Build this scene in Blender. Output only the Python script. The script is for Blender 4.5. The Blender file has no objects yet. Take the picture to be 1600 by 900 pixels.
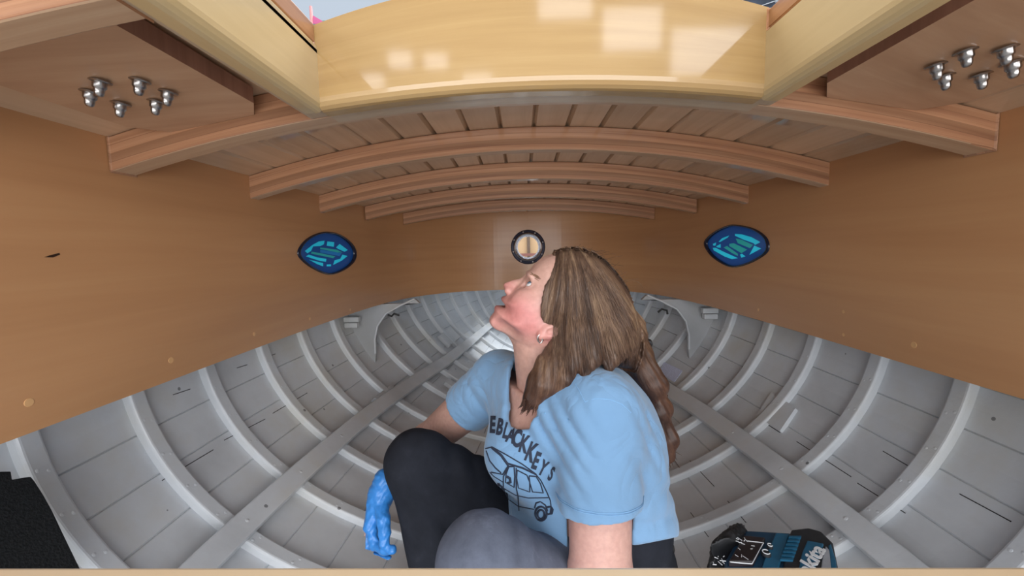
import bpy, bmesh, math, random
import numpy as np
from mathutils import Vector, Matrix
from mathutils.bvhtree import BVHTree

random.seed(4)
rng = np.random.default_rng(4)
C = bpy.context.scene.collection
SC = bpy.context.scene

# ------------------------------------------------------------------ camera, world, lights, exposure
CAM_Z = 0.95
F_PX = 660.0
YAW, PITCH, ROLL = math.radians(1.4), math.radians(5.05), math.radians(1.09)
_f = np.array([-math.sin(YAW) * math.cos(PITCH), math.cos(YAW) * math.cos(PITCH), -math.sin(PITCH)])
_r0 = np.array([math.cos(YAW), math.sin(YAW), 0.0])
_u0 = np.cross(_r0, _f)
_r = _r0 * math.cos(ROLL) - _u0 * math.sin(ROLL)
_u = _u0 * math.cos(ROLL) + _r0 * math.sin(ROLL)
CAM_X = -0.035
CAMP = np.array([CAM_X, 0.0, CAM_Z])

def ray(px, py):
    return _f + _r * ((px - 800.0) / F_PX) + _u * ((450.0 - py) / F_PX)

def P(px, py, y):
    """point of the pixel's sight line on the plane at depth y"""
    d = ray(px, py)
    return CAMP + d * (y / d[1])

def PZ(px, py, z):
    d = ray(px, py)
    return CAMP + d * ((z - CAM_Z) / d[2])

cam = bpy.data.cameras.new('camera')
cam.sensor_width = 36.0
cam.lens = 36.0 * F_PX / 1600.0
cam.clip_start = 0.02
camo = bpy.data.objects.new('camera', cam)
C.objects.link(camo)
M = Matrix(((_r[0], _u[0], -_f[0], CAM_X), (_r[1], _u[1], -_f[1], 0), (_r[2], _u[2], -_f[2], CAM_Z), (0, 0, 0, 1)))
camo.matrix_world = M
SC.camera = camo

world = bpy.data.worlds.new('shed_daylight')
SC.world = world
world.use_nodes = True
bg = world.node_tree.nodes['Background']
bg.inputs[0].default_value = (0.70, 0.80, 0.93, 1)
bg.inputs[1].default_value = 0.80

def area(name, loc, target, sx, sy, power, color):
    l = bpy.data.lights.new(name, 'AREA')
    l.shape = 'RECTANGLE'; l.size = sx; l.size_y = sy; l.energy = power; l.color = color
    o = bpy.data.objects.new(name, l); C.objects.link(o)
    o.location = loc
    o.rotation_euler = (Vector(target) - Vector(loc)).to_track_quat('-Z', 'Y').to_euler()
    return o

WINDOW_GLOW = 7.0
area('fill_light_aft', (0.3, -2.9, 5.4), (0.0, 0.9, 0.6), 5.0, 2.4, 70.0, (1.0, 0.97, 0.93))  # added fill lamp, unseen, from above and behind the viewer
area('fill_light_forward', (0.0, 3.6, 5.2), (0.0, 3.2, 0.8), 4.0, 2.4, 620.0, (0.95, 0.98, 1.0))  # added lamp out of view, brightens the forward hull through the fore hatch
area('fill_light_behind', (0.4, -3.3, 1.05), (0.1, 1.5, 0.85), 5.0, 2.3, 225.0, (0.97, 0.98, 1.0))  # unseen fill added behind the viewer to light deep into the cabin

SC.view_settings.view_transform = 'Standard'
SC.view_settings.look = 'None'
SC.view_settings.exposure = 0.0
SC.view_settings.gamma = 1.0
SC.view_settings.use_curve_mapping = False

# ------------------------------------------------------------------ helpers
def link_mesh(name, verts, faces, mat=None, parent=None, uvs=None, smooth=False):
    me = bpy.data.meshes.new(name)
    me.from_pydata([tuple(map(float, v)) for v in verts], [], [tuple(f) for f in faces])
    if uvs is not None:
        ul = me.uv_layers.new(name='UVMap')
        idx = np.zeros(len(me.loops), dtype=np.int32)
        me.loops.foreach_get('vertex_index', idx)
        ul.data.foreach_set('uv', np.asarray(uvs, dtype=np.float32)[idx].ravel())
    if smooth:
        me.polygons.foreach_set('use_smooth', [True] * len(me.polygons))
    me.update()
    o = bpy.data.objects.new(name, me)
    C.objects.link(o)
    if mat is not None:
        me.materials.append(mat)
    if parent is not None:
        o.parent = parent
    return o

class MB:
    def __init__(s):
        s.v, s.f, s.uv = [], [], []
    def add(s, v, f, uv=None):
        b = len(s.v)
        s.v.extend([tuple(map(float, p)) for p in v])
        s.uv.extend(list(uv) if uv is not None else [(float(p[0]), float(p[1])) for p in v])
        s.f.extend([tuple(i + b for i in q) for q in f])
    def grid(s, P2, uv2=None, flip=False, closed=False):
        """P2[i][j] points -> quads"""
        n, m = len(P2), len(P2[0])
        v = [p for row in P2 for p in row]
        uv = [p for row in uv2 for p in row] if uv2 is not None else None
        f = []
        for i in range(n - 1):
            for j in range(m - (0 if closed else 1)):
                k = (j + 1) % m
                q = (i * m + j, i * m + k, (i + 1) * m + k, (i + 1) * m + j)
                f.append(q[::-1] if flip else q)
        s.add(v, f, uv)
    def box(s, lo, hi):
        x0, y0, z0 = lo; x1, y1, z1 = hi
        v = [(x0,y0,z0),(x1,y0,z0),(x1,y1,z0),(x0,y1,z0),(x0,y0,z1),(x1,y0,z1),(x1,y1,z1),(x0,y1,z1)]
        f = [(0,3,2,1),(4,5,6,7),(0,1,5,4),(1,2,6,5),(2,3,7,6),(3,0,4,7)]
        s.add(v, f, [(p[0] + p[1], p[2]) for p in v])
    def sweep(s, rows, us=None, cap=True):
        """rows: list of closed profiles (same count) -> capped tube, uv = (length, perimeter)"""
        rows = [[np.asarray(p, float) for p in r] for r in rows]
        m = len(rows[0])
        if us is None:
            us = [0.0]
            for a, b in zip(rows[:-1], rows[1:]):
                us.append(us[-1] + float(np.linalg.norm(np.mean(b, 0) - np.mean(a, 0))))
        per = [0.0]
        for j in range(m):
            per.append(per[-1] + float(np.linalg.norm(rows[0][(j + 1) % m] - rows[0][j])))
        v, uv, f = [], [], []
        for i, r in enumerate(rows):
            for j in range(m + 1):
                v.append(r[j % m]); uv.append((us[i], per[j]))
        w = m + 1
        for i in range(len(rows) - 1):
            for j in range(m):
                f.append((i * w + j, i * w + j + 1, (i + 1) * w + j + 1, (i + 1) * w + j))
        if not cap:
            s.add(v, f, uv); return
        b = len(v)
        for r, u in ((rows[0], us[0]), (rows[-1], us[-1])):
            for j in range(m):
                v.append(r[j]); uv.append((u * 0 + per[j], r[j][2]))
        f.append(tuple(range(b, b + m))[::-1]); f.append(tuple(range(b + m, b + 2 * m)))
        s.add(v, f, uv)
    def cyl(s, a, b, r0, r1=None, n=12):
        a, b = np.asarray(a, float), np.asarray(b, float)
        r1 = r0 if r1 is None else r1
        d = (b - a) / np.linalg.norm(b - a)
        t = np.array([1.0, 0, 0]) if abs(d[0]) < 0.9 else np.array([0, 1.0, 0])
        e1 = np.cross(d, t); e1 /= np.linalg.norm(e1); e2 = np.cross(d, e1)
        ring = lambda c, r: [c + r * (math.cos(2 * math.pi * k / n) * e1 + math.sin(2 * math.pi * k / n) * e2) for k in range(n)]
        s.sweep([ring(a, r0), ring(b, r1)])
    def lathe(s, c, axis, prof, n=20, cap=True):
        """prof: (radius, height along axis)"""
        c = np.asarray(c, float); d = np.asarray(axis, float); d = d / np.linalg.norm(d)
        t = np.array([1.0, 0, 0]) if abs(d[0]) < 0.9 else np.array([0, 1.0, 0])
        e1 = np.cross(d, t); e1 /= np.linalg.norm(e1); e2 = np.cross(d, e1)
        s.sweep([[c + d * h + max(r, 1e-5) * (math.cos(2 * math.pi * k / n) * e1 + math.sin(2 * math.pi * k / n) * e2) for k in range(n)] for r, h in prof], cap=cap)
    def prism(s, poly, e):
        """poly: 3-D polygon, extruded by vector e"""
        e = np.asarray(e, float)
        a = [np.asarray(p, float) for p in poly]
        n = len(a)
        v = a + [p + e for p in a]
        f = [tuple(range(n)), tuple(range(2 * n - 1, n - 1, -1))]
        f += [(i, i + n, (i + 1) % n + n, (i + 1) % n) for i in range(n)]
        s.add(v, f, [(p[0] + p[1], p[2]) for p in v])
    def tube(s, pts, r, n=6):
        pts = [np.asarray(p, float) for p in pts]
        rows = []
        for i, p in enumerate(pts):
            d = pts[min(i + 1, len(pts) - 1)] - pts[max(i - 1, 0)]
            d = d / (np.linalg.norm(d) + 1e-12)
            t = np.array([0.3, 0.9, 0.1]) if abs(d[1]) < 0.9 else np.array([1.0, 0, 0])
            e1 = np.cross(d, t); e1 /= np.linalg.norm(e1); e2 = np.cross(d, e1)
            rr = r[i] if hasattr(r, '__len__') else r
            rows.append([p + rr * (math.cos(2 * math.pi * k / n) * e1 + math.sin(2 * math.pi * k / n) * e2) for k in range(n)])
        s.sweep(rows)
    def build(s, name, mat, parent=None, smooth=False, bevel=0.0, seg=2, weld=False, recalc=True):
        o = link_mesh(name, s.v, s.f, mat, parent, s.uv, smooth)
        if recalc:
            bm = bmesh.new(); bm.from_mesh(o.data)
            if weld:
                bmesh.ops.remove_doubles(bm, verts=bm.verts, dist=1e-5)
            bmesh.ops.recalc_face_normals(bm, faces=bm.faces)
            bm.to_mesh(o.data); bm.free()
        if bevel:
            bm = bmesh.new(); bm.from_mesh(o.data)
            bmesh.ops.remove_doubles(bm, verts=bm.verts, dist=1e-5)
            ed = [e for e in bm.edges if len(e.link_faces) == 2 and e.calc_face_angle(0) > 0.6]
            bmesh.ops.bevel(bm, geom=ed, offset=bevel, segments=seg, affect='EDGES', profile=0.5)
            bm.to_mesh(o.data); bm.free()
        return o

def tag(o, label=None, cat=None, group=None, kind=None):
    if label: o['label'] = label
    if cat: o['category'] = cat
    if group: o['group'] = group
    if kind: o['kind'] = kind
    return o

def empty(name, loc=(0, 0, 0)):
    o = bpy.data.objects.new(name, None); C.objects.link(o)
    o.location = tuple(map(float, loc)); o.empty_display_size = 0.05
    return o

def adopt(child, parent):
    """parent a mesh built in world coordinates under an empty that stands elsewhere"""
    child.parent = parent
    child.matrix_parent_inverse = Matrix.Translation(parent.location).inverted()
    return child

def interp(x, xs, ys):
    return float(np.interp(x, xs, ys))

def smooth_interp(x, xs, ys):
    """monotone-ish cubic (Catmull-Rom) through the points"""
    xs = list(xs); ys = list(ys)
    if x <= xs[0]: return ys[0]
    if x >= xs[-1]: return ys[-1]
    i = max(k for k in range(len(xs) - 1) if xs[k] <= x)
    h = xs[i + 1] - xs[i]; t = (x - xs[i]) / h
    sl = lambda k: (ys[min(k + 1, len(ys) - 1)] - ys[max(k - 1, 0)]) / (xs[min(k + 1, len(xs) - 1)] - xs[max(k - 1, 0)])
    m0, m1 = sl(i) * h, sl(i + 1) * h
    return (2*t**3-3*t*t+1)*ys[i] + (t**3-2*t*t+t)*m0 + (-2*t**3+3*t*t)*ys[i+1] + (t**3-t*t)*m1

# ------------------------------------------------------------------ materials
class NT:
    def __init__(s, name):
        s.m = bpy.data.materials.new(name); s.m.use_nodes = True
        s.t = s.m.node_tree; s.b = s.t.nodes['Principled BSDF']
    def n(s, typ, **kw):
        o = s.t.nodes.new(typ)
        for k, v in kw.items():
            if k.startswith('i_'):
                key = k[2:].replace('_', ' ')
                o.inputs[int(key) if key.isdigit() else key].default_value = v
            else:
                setattr(o, k, v)
        return o
    def l(s, a, b):
        s.t.links.new(a, b)
    def ramp(s, fac, stops):
        r = s.n('ShaderNodeValToRGB')
        e = r.color_ramp.elements
        while len(e) > 1: e.remove(e[-1])
        e[0].position = stops[0][0]; e[0].color = (*stops[0][1], 1)
        for p, c in stops[1:]:
            q = e.new(p); q.color = (*c, 1)
        s.l(fac, r.inputs[0]); return r.outputs[0]
    def math(s, op, a, b=None):
        o = s.n('ShaderNodeMath', operation=op)
        for i, x in enumerate((a, b)):
            if x is None: continue
            if isinstance(x, (int, float)): o.inputs[i].default_value = x
            else: s.l(x, o.inputs[i])
        return o.outputs[0]
    def mix(s, fac, a, b, mode='MIX'):
        o = s.n('ShaderNodeMix', data_type='RGBA', blend_type=mode)
        for i, x in ((0, fac), (6, a), (7, b)):
            if isinstance(x, (int, float)): o.inputs[i].default_value = x
            elif isinstance(x, tuple): o.inputs[i].default_value = (*x, 1)
            else: s.l(x, o.inputs[i])
        return o.outputs[2]
    def bump(s, h, strength=0.2, dist=0.002):
        o = s.n('ShaderNodeBump'); o.inputs['Strength'].default_value = strength; o.inputs['Distance'].default_value = dist
        s.l(h, o.inputs['Height']); s.l(o.outputs[0], s.b.inputs['Normal'])
    def P(s, **kw):
        for k, v in kw.items():
            s.b.inputs[k.replace('_', ' ')].default_value = v
        return s

def varnished(name, dark, mid, light, scale=(3, 60), coords='UV', rough=0.42, coat=0.55, coat_rough=0.09, bump=0.06, island=0.0, bands=0.0, blotch=0.25):
    t = NT(name)
    tc = t.n('ShaderNodeTexCoord')
    mp = t.n('ShaderNodeMapping')
    if coords == 'UV':
        t.l(tc.outputs['UV'], mp.inputs[0]); mp.inputs['Scale'].default_value = (scale[0], scale[1], 1)
    else:
        t.l(tc.outputs['Object'], mp.inputs[0]); mp.inputs['Scale'].default_value = scale
    vec = mp.outputs[0]
    if island:
        g = t.n('ShaderNodeNewGeometry')
        ad = t.n('ShaderNodeVectorMath', operation='ADD')
        sc = t.n('ShaderNodeVectorMath', operation='SCALE'); sc.inputs['Scale'].default_value = 31.0
        t.l(g.outputs['Random Per Island'], sc.inputs[0])
        t.l(vec, ad.inputs[0]); t.l(sc.outputs[0], ad.inputs[1]); vec = ad.outputs[0]
    n1 = t.n('ShaderNodeTexNoise', i_Scale=1.0, i_Detail=6.0, i_Roughness=0.6, i_Distortion=0.4); t.l(vec, n1.inputs['Vector'])
    n2 = t.n('ShaderNodeTexNoise', i_Scale=0.17, i_Detail=3.0, i_Roughness=0.5, i_Distortion=0.8); t.l(vec, n2.inputs['Vector'])
    fac = t.math('ADD', t.math('MULTIPLY', n1.outputs[0], 1 - blotch), t.math('MULTIPLY', n2.outputs[0], blotch))
    col = t.ramp(fac, [(0.32, dark), (0.5, mid), (0.68, light)])
    if bands:
        s = t.n('ShaderNodeSeparateXYZ'); t.l(tc.outputs['UV'], s.inputs[0])
        q = t.math('FLOOR', t.math('MULTIPLY', s.outputs[1], 1.0 / bands))
        w = t.n('ShaderNodeTexWhiteNoise', noise_dimensions='1D'); t.l(q, w.inputs['W'])
        k = t.math('ADD', t.math('MULTIPLY', w.outputs[0], 0.5), 0.72)
        cc = t.n('ShaderNodeCombineXYZ')
        for i in range(3): t.l(k, cc.inputs[i])
        col = t.mix(1.0, col, cc.outputs[0], 'MULTIPLY')
        fr = t.math('FRACT', t.math('MULTIPLY', s.outputs[1], 1.0 / bands))
        ln = t.math('LESS_THAN', fr, 0.07)
        col = t.mix(t.math('MULTIPLY', ln, 0.45), col, (dark[0] * .5, dark[1] * .4, dark[2] * .4))
    if island:
        g2 = t.n('ShaderNodeNewGeometry')
        k = t.math('ADD', t.math('MULTIPLY', g2.outputs['Random Per Island'], island), 1 - island * .6)
        cc = t.n('ShaderNodeCombineXYZ')
        for i in range(3): t.l(k, cc.inputs[i])
        col = t.mix(1.0, col, cc.outputs[0], 'MULTIPLY')
    t.l(col, t.b.inputs['Base Color'])
    t.P(Roughness=rough, Coat_Weight=coat, Coat_Roughness=coat_rough)
    t.b.inputs['Specular IOR Level'].default_value = 0.3
    t.bump(n1.outputs[0], bump, 0.002)
    return t.m

def plain(name, col, rough=0.5, metal=0.0, noise=0.0, nscale=40.0, bump=0.0, coat=0.0, spec=0.5, sheen=0.0):
    t = NT(name)
    t.P(Roughness=rough, Metallic=metal, Coat_Weight=coat)
    t.b.inputs['Specular IOR Level'].default_value = spec
    t.b.inputs['Sheen Weight'].default_value = sheen
    tc = t.n('ShaderNodeTexCoord')
    nz = t.n('ShaderNodeTexNoise', i_Scale=nscale, i_Detail=4.0); t.l(tc.outputs['Object'], nz.inputs['Vector'])
    d = tuple(c * (1 - noise) for c in col); h = tuple(min(1, c * (1 + noise)) for c in col)
    t.l(t.ramp(nz.outputs[0], [(0.3, d), (0.7, h)]), t.b.inputs['Base Color'])
    if bump: t.bump(nz.outputs[0], bump, 0.003)
    return t.m

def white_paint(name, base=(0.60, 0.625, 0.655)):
    t = NT(name)
    tc = t.n('ShaderNodeTexCoord')
    a = t.n('ShaderNodeTexNoise', i_Scale=3.0, i_Detail=5.0, i_Roughness=0.6); t.l(tc.outputs['Object'], a.inputs['Vector'])
    b = t.n('ShaderNodeTexNoise', i_Scale=70.0, i_Detail=4.0); t.l(tc.outputs['Object'], b.inputs['Vector'])
    d = tuple(c * .82 for c in base); warm = (base[0] * .93, base[1] * .88, base[2] * .79)
    col = t.ramp(a.outputs[0], [(0.3, warm), (0.5, base), (0.7, d)])
    # little dark chips and pin holes in the paint
    v = t.n('ShaderNodeTexVoronoi', i_Scale=9.0); t.l(tc.outputs['Object'], v.inputs['Vector'])
    chip = t.math('LESS_THAN', v.outputs['Distance'], 0.045)
    col = t.mix(t.math('MULTIPLY', chip, 0.7), col, (0.05, 0.05, 0.055))
    t.l(col, t.b.inputs['Base Color'])
    t.P(Roughness=0.34)
    t.bump(b.outputs[0], 0.14, 0.003)
    return t.m

W = {}
W['side'] = varnished('varnished_plywood', (0.455, 0.225, 0.100), (0.52, 0.268, 0.122), (0.57, 0.31, 0.145), (1.1, 22), blotch=0.5, coat=0.45, coat_rough=.2)
W['roof'] = varnished('varnished_roof_plank', (0.58, 0.38, 0.23), (0.66, 0.45, 0.285), (0.72, 0.51, 0.335), (2.0, 40), island=0.30, coat=0.8, coat_rough=0.06)
W['beam'] = varnished('varnished_laminated_beam', (0.31, 0.14, 0.075), (0.43, 0.22, 0.118), (0.53, 0.30, 0.175), (2.0, 90), bands=0.0135, coat=0.4)
W['pale'] = varnished('varnished_pale_cedar', (0.46, 0.34, 0.22), (0.52, 0.39, 0.26), (0.58, 0.45, 0.31), (2.0, 70), coat=0.5)
W['yellow'] = varnished('varnished_yellow_cedar', (0.36, 0.215, 0.080), (0.41, 0.255, 0.098), (0.46, 0.30, 0.125), (2.2, 70), coat=0.9, coat_rough=0.07, bump=0.10, blotch=.3)
W['pad'] = varnished('varnished_plywood_pad', (0.44, 0.25, 0.145), (0.52, 0.31, 0.185), (0.60, 0.38, 0.235), (4, 30), coat=0.35, blotch=.4)
W['padedge'] = varnished('stained_plywood_edge', (0.27, 0.13, 0.085), (0.33, 0.165, 0.11), (0.38, 0.20, 0.135), (3, 60), coat=0.3)
W['side_board'] = varnished('varnished_hatch_lit_cedar', (0.56, 0.40, 0.195), (0.63, 0.46, 0.23), (0.68, 0.52, 0.28), (2.0, 30), coat=0.8, coat_rough=.1, blotch=.4)  # paler cedar, lightened too for the hatch light falling on it
W['rail'] = varnished('varnished_mahogany', (0.34, 0.14, 0.055), (0.45, 0.20, 0.08), (0.54, 0.26, 0.11), (2.5, 60), coat=0.6)
W['paint'] = white_paint('white_hull_paint')
W['paint_shaded'] = white_paint('shaded_white_bulkhead_paint', (0.40, 0.41, 0.425))  # white paint darkened to carry the shading on the bulkhead
W['steel'] = plain('stainless_steel', (0.36, 0.34, 0.325), 0.28, 1.0, 0.15, 60)
W['black'] = plain('black_foam', (0.012, 0.013, 0.014), 0.9, 0, 0.4, 300, 0.6, spec=0.2)
W['dark'] = plain('dark_seam', (0.03, 0.03, 0.033), 0.8)

W['sill'] = varnished('varnished_sill', (0.62, 0.44, 0.26), (0.72, 0.53, 0.33), (0.78, 0.60, 0.40), (2.0, 60), coat=0.5)

# ------------------------------------------------------------------ boat geometry (x right, y forward, z up)
Z0 = CAM_Z
DECK = Z0 - 0.205
WP = [(-.705, .20), (-.71, .70), (-.716, 1.07), (-.714, 1.43), (-.70, 1.78), (-.665, 2.04), (-.58, 2.27), (-.42, 2.45), (-.21, 2.535), (0, 2.555)]

def wall_curve(n=90):
    """left half of the cabin trunk in plan, from aft to the centreline, as evenly spaced points"""
    pts = np.array(WP)
    d = np.r_[0, np.cumsum(np.linalg.norm(np.diff(pts, axis=0), axis=1))]
    s = np.linspace(0, d[-1], n)
    return np.array([[smooth_interp(q, d, pts[:, 0]), smooth_interp(q, d, pts[:, 1])] for q in s]), s

def cabin_w(y):
    return smooth_interp(y, [.2, .70, 1.07, 1.43, 1.80, 2.14, 2.6], [.705, .705, .716, .71, .69, .63, .56])

def roof_z(x, y):
    cam_ = smooth_interp(y, [0.0, .70, 1.07, 1.43, 1.80, 2.15, 2.55], [.10, .10, .102, .092, .078, .058, .03])
    w = cabin_w(y)
    return Z0 + 0.2 + cam_ * (1 - (x / w) ** 2)

def hull_b(y): return smooth_interp(y, [0, .8, 1.4, 1.9, 2.4, 2.9, 3.4, 3.9, 4.3, 4.6], [.89, .95, .935, .88, .79, .68, .56, .40, .22, .02])
def hull_zk(y): return Z0 + smooth_interp(y, [0, 1.5, 2.5, 3.4, 3.9, 4.35, 4.6], [-.87, -.87, -.865, -.84, -.78, -.62, -.45])
def hull_n(y): return interp(y, [0.8, 1.6, 2.4, 3.4, 4.5], [2.1, 1.95, 1.65, 1.7, 1.8])

def hull_pt(y, th, side=-1, inset=0.0):
    """th 0 = sheer, pi/2 = keel; inset moves inwards along the section normal"""
    def raw(t):
        n = hull_n(y); zs = DECK; zk = hull_zk(y)
        return np.array([hull_b(y) * max(math.cos(t), 0) ** (2 / n), zs - (zs - zk) * max(math.sin(t), 0) ** (2 / n)])
    p = raw(th)
    if inset:
        a, b = raw(max(th - .01, 1e-4)), raw(min(th + .01, math.pi / 2 - 1e-4))
        d = b - a; d = d / np.linalg.norm(d)
        nrm = np.array([d[1], -d[0]])          # inward, up
        if nrm[0] > 0: nrm = -nrm
        if th > 1.5: nrm = np.array([0, 1.0])
        p = p + nrm * inset
    return np.array([side * p[0], y, p[1]])

def th_at_z(y, z):
    n = hull_n(y); s = (DECK - z) / (DECK - hull_zk(y))
    return math.asin(min(1, max(0, s)) ** (n / 2))

# --- hull planking: one shell, planks and seams as surface relief
def build_hull():
    ys = np.r_[np.linspace(0.0, 4.4, 67), 4.5, 4.58]
    NPL = 11
    edges = np.linspace(0.0, math.pi / 2, NPL + 1)
    mb = MB()
    for side in (-1, 1):
        for k in range(NPL):
            a, b = edges[k], edges[k + 1]
            g = 0.0034
            ths = [a, a + g, (a + b) / 2, b - g, b]
            ins = [-0.004, 0, 0.0, 0, -0.004]
            rows, uv = [], []
            for y in ys:
                rows.append([hull_pt(y, t, side, i) for t, i in zip(ths, ins)])
                uv.append([(y, t) for t in ths])
            mb.grid(rows, uv)
    # outer skin
    for side in (-1, 1):
        ths = np.linspace(0, math.pi / 2, 14)
        mb.grid([[hull_pt(y, t, side, -0.025) for t in ths] for y in ys])
    o = mb.build('floor', W['paint'], smooth=False, recalc=False)
    return tag(o, 'white-painted planked hull bottom and sides curving up under the cabin', 'hull', kind='structure')
hull = build_hull()
_bm = bmesh.new(); _bm.from_mesh(hull.data)
HULL_BVH = BVHTree.FromBMesh(_bm); _bm.free()

def hull_hit(px, py):
    h = HULL_BVH.ray_cast(Vector(CAMP), Vector(ray(px, py)).normalized())
    return np.array(h[0]), np.array(h[1])

# --- decks outside the cabin trunk
def build_deck(side, name):
    wc, s = wall_curve(60)
    d = s / s[-1]
    yo = np.interp(d, [0, .62, 1], [0.2, 2.2, 4.55])
    rows, rows2 = [], []
    for (x, y), q in zip(wc, yo):
        a = np.array([x, y]); b = np.array([-hull_b(q) - .02, q])
        line = [a + (b - a) * t for t in np.linspace(0, 1, 13)]
        rows.append([(-side * p[0], p[1], DECK) for p in line])
        rows2.append([(-side * p[0], p[1], DECK + .02) for p in line])
    mb = MB()
    n, m = len(rows), 13
    for R in (rows, rows2):
        v = [p for r in R for p in r]; f = []
        for i in range(n - 1):
            for j in range(m - 1):
                c = np.mean([R[i][j], R[i + 1][j + 1]], axis=0)
                if abs(c[0]) < .27 and 2.9 < c[1] < 3.55: continue      # fore hatch opening
                f.append((i * m + j, i * m + j + 1, (i + 1) * m + j + 1, (i + 1) * m + j))
        mb.add(v, f)
    o = mb.build(name, W['paint'], recalc=False)
    return tag(o, kind='structure')
build_deck(-1, 'trim_1'); build_deck(1, 'trim_2')
bpy.data.objects['trim_1']['label'] = 'side deck on the left outside the cabin'
bpy.data.objects['trim_2']['label'] = 'side deck on the right outside the cabin'

# --- cabin sides with port holes
LENS = [(466, 398), (470, 384), (482, 372), (497, 365), (512, 363), (530, 367), (547, 379), (555, 393), (553, 407), (541, 419), (524, 427), (510, 428), (494, 422), (478, 412)]
LENS_R = [(1102, 383), (1106, 372), (1120, 361), (1138, 353), (1152, 352), (1176, 357), (1194, 368), (1201, 381), (1199, 393), (1187, 403), (1166, 413), (1147, 417), (1132, 413), (1113, 400)]
wcurve, ws = wall_curve(110)

def wall_hit(px, py, side):
    """sight line met with the inner face of the cabin side; returns arc position and height"""
    d = ray(px, py)
    best = None
    for i in range(len(wcurve) - 1):
        a, b = wcurve[i] * (-side, 1) - CAMP[:2], wcurve[i + 1] * (-side, 1) - CAMP[:2]
        e = b - a
        det = d[0] * (-e[1]) + e[0] * d[1]
        if abs(det) < 1e-9: continue
        t = (a[0] * (-e[1]) + e[0] * a[1]) / det
        u = (d[0] * a[1] - d[1] * a[0]) / det
        if t > 0.1 and -1e-6 <= u <= 1 + 1e-6:
            if best is None or t > best[0]: best = (t, ws[i] + u * (ws[i + 1] - ws[i]))
    t, s = best
    return s, CAM_Z + d[2] * t

def wall_point(s, z, side, out=0.0):
    x = np.interp(s, ws, wcurve[:, 0]); y = np.interp(s, ws, wcurve[:, 1])
    i = min(max(np.searchsorted(ws, s), 1), len(ws) - 1)
    d = wcurve[i] - wcurve[i - 1]; d = d / np.linalg.norm(d)
    n = np.array([-d[1], d[0]])                      # outwards (left / forward)
    if n[0] > 0.001 and s < ws[-1] * .6: n = -n
    if s > ws[-1] * .8 and n[1] < 0: n = -n
    return np.array([-side * (x + n[0] * out), y + n[1] * out, z])

def lens_outline(pts, side):
    sz = [wall_hit(px, py, side) for px, py in pts]
    sz = np.array(sz)
    n = len(sz); out = []
    for i in range(n):
        p0, p1, p2, p3 = sz[i - 1], sz[i], sz[(i + 1) % n], sz[(i + 2) % n]
        for t in np.linspace(0, 1, 5)[:-1]:
            out.append(.5 * ((2 * p1) + (-p0 + p2) * t + (2 * p0 - 5 * p1 + 4 * p2 - p3) * t * t + (-p0 + 3 * p1 - 3 * p2 + p3) * t ** 3))
    return np.array(out)

S_C, Z_C = wall_hit(825, 386, -1) if False else (None, None)
LO_L, LO_R = lens_outline(LENS, -1), lens_outline(LENS_R, 1)
PORT_C = P(825, 386, 2.552)

BOTTOM_Z = Z0 - .235
def build_wall(side, name):
    mb = MB()
    rows_i, rows_o, uvs = [], [], []
    for k, s in enumerate(ws):
        p = wall_point(s, 0, side)
        zt = roof_z(p[0], p[1]) + .012
        zs = np.linspace(BOTTOM_Z, zt, 8)
        prof = [wall_point(s, z, side, 0) for z in zs] + [wall_point(s, z, side, .02) for z in zs[::-1]]
        rows_i.append(prof)
        uvs.append([(s + (side > 0) * 7.3, z) for z in zs] + [(s, z) for z in zs[::-1]])
    m = len(rows_i[0])
    rows = [r + [r[0]] for r in rows_i]; uv = [r + [r[0]] for r in uvs]
    mb.grid(rows, uv)
    n = len(mb.v)
    mb.f.append(tuple(range(m))); mb.f.append(tuple(n - m - 1 + i for i in range(m))[::-1])
    o = mb.build(name, W['side'], smooth=False, weld=True)
    # openings
    cut = MB()
    lo = LO_L if side < 0 else LO_R
    a = [wall_point(s, z, side, -.06) for s, z in lo]; b = [wall_point(s, z, side, .08) for s, z in lo]
    cut.sweep([a, b])
    ring = [(PORT_C[0] + .068 * math.cos(t), PORT_C[2] + .068 * math.sin(t)) for t in np.linspace(0, 2 * math.pi, 41)[:-1]]
    cut.sweep([[(x, 2.40, z) for x, z in ring], [(x, 2.69, z) for x, z in ring]])
    c = cut.build('cutter', None, weld=True)
    md = o.modifiers.new('b', 'BOOLEAN'); md.operation = 'DIFFERENCE'; md.object = c; md.solver = 'EXACT'
    dg = bpy.context.evaluated_depsgraph_get(); dg.update()
    me = bpy.data.meshes.new_from_object(o.evaluated_get(dg))
    o.modifiers.clear(); o.data = me
    me.polygons.foreach_set('use_smooth', [False] * len(me.polygons))
    bpy.data.objects.remove(c)
    return tag(o, kind='structure')
wl = build_wall(-1, 'wall_left'); wr = build_wall(1, 'wall_right')
wl['label'] = 'left half of the varnished plywood cabin side'; wr['label'] = 'right half of the varnished plywood cabin side'

# wooden plugs over the fastenings, and a small dark knot
pl = W['pale']
W['plug'] = plain('pale_wood_plug', (0.66, 0.38, 0.17), 0.5, 0, .1)
for side, w, L in ((-1, wl, [(45, 629, .006), (267, 563, .006), (397, 522, .005), (484, 498, .005), (547, 484, .005)]), (1, wr, [(1185, 484, .005), (1428, 539, .0062), (1318, 487, .004), (1318, 523, .004)])):
    for px, py, r in L:
        s, z = wall_hit(px, py, side)
        a = wall_point(s, z, side, .001); b = wall_point(s, z, side, -.0006)
        mb = MB(); mb.cyl(a, b, r, r * .95, 14)
        mb.build('plug', W['plug'], w)
s, z = wall_hit(82, 399, -1)
mb = MB(); mb.prism([wall_point(s + dx, z + dz, -1, .001) for dx, dz in ((-.011, -.0025), (-.004, .0), (.009, .0035), (.010, .001), (.0, -.003))], (0.0016, 0, 0))
mb.build('knot', plain('dark_knot', (0.03, 0.012, 0.006), .5), wl)

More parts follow.
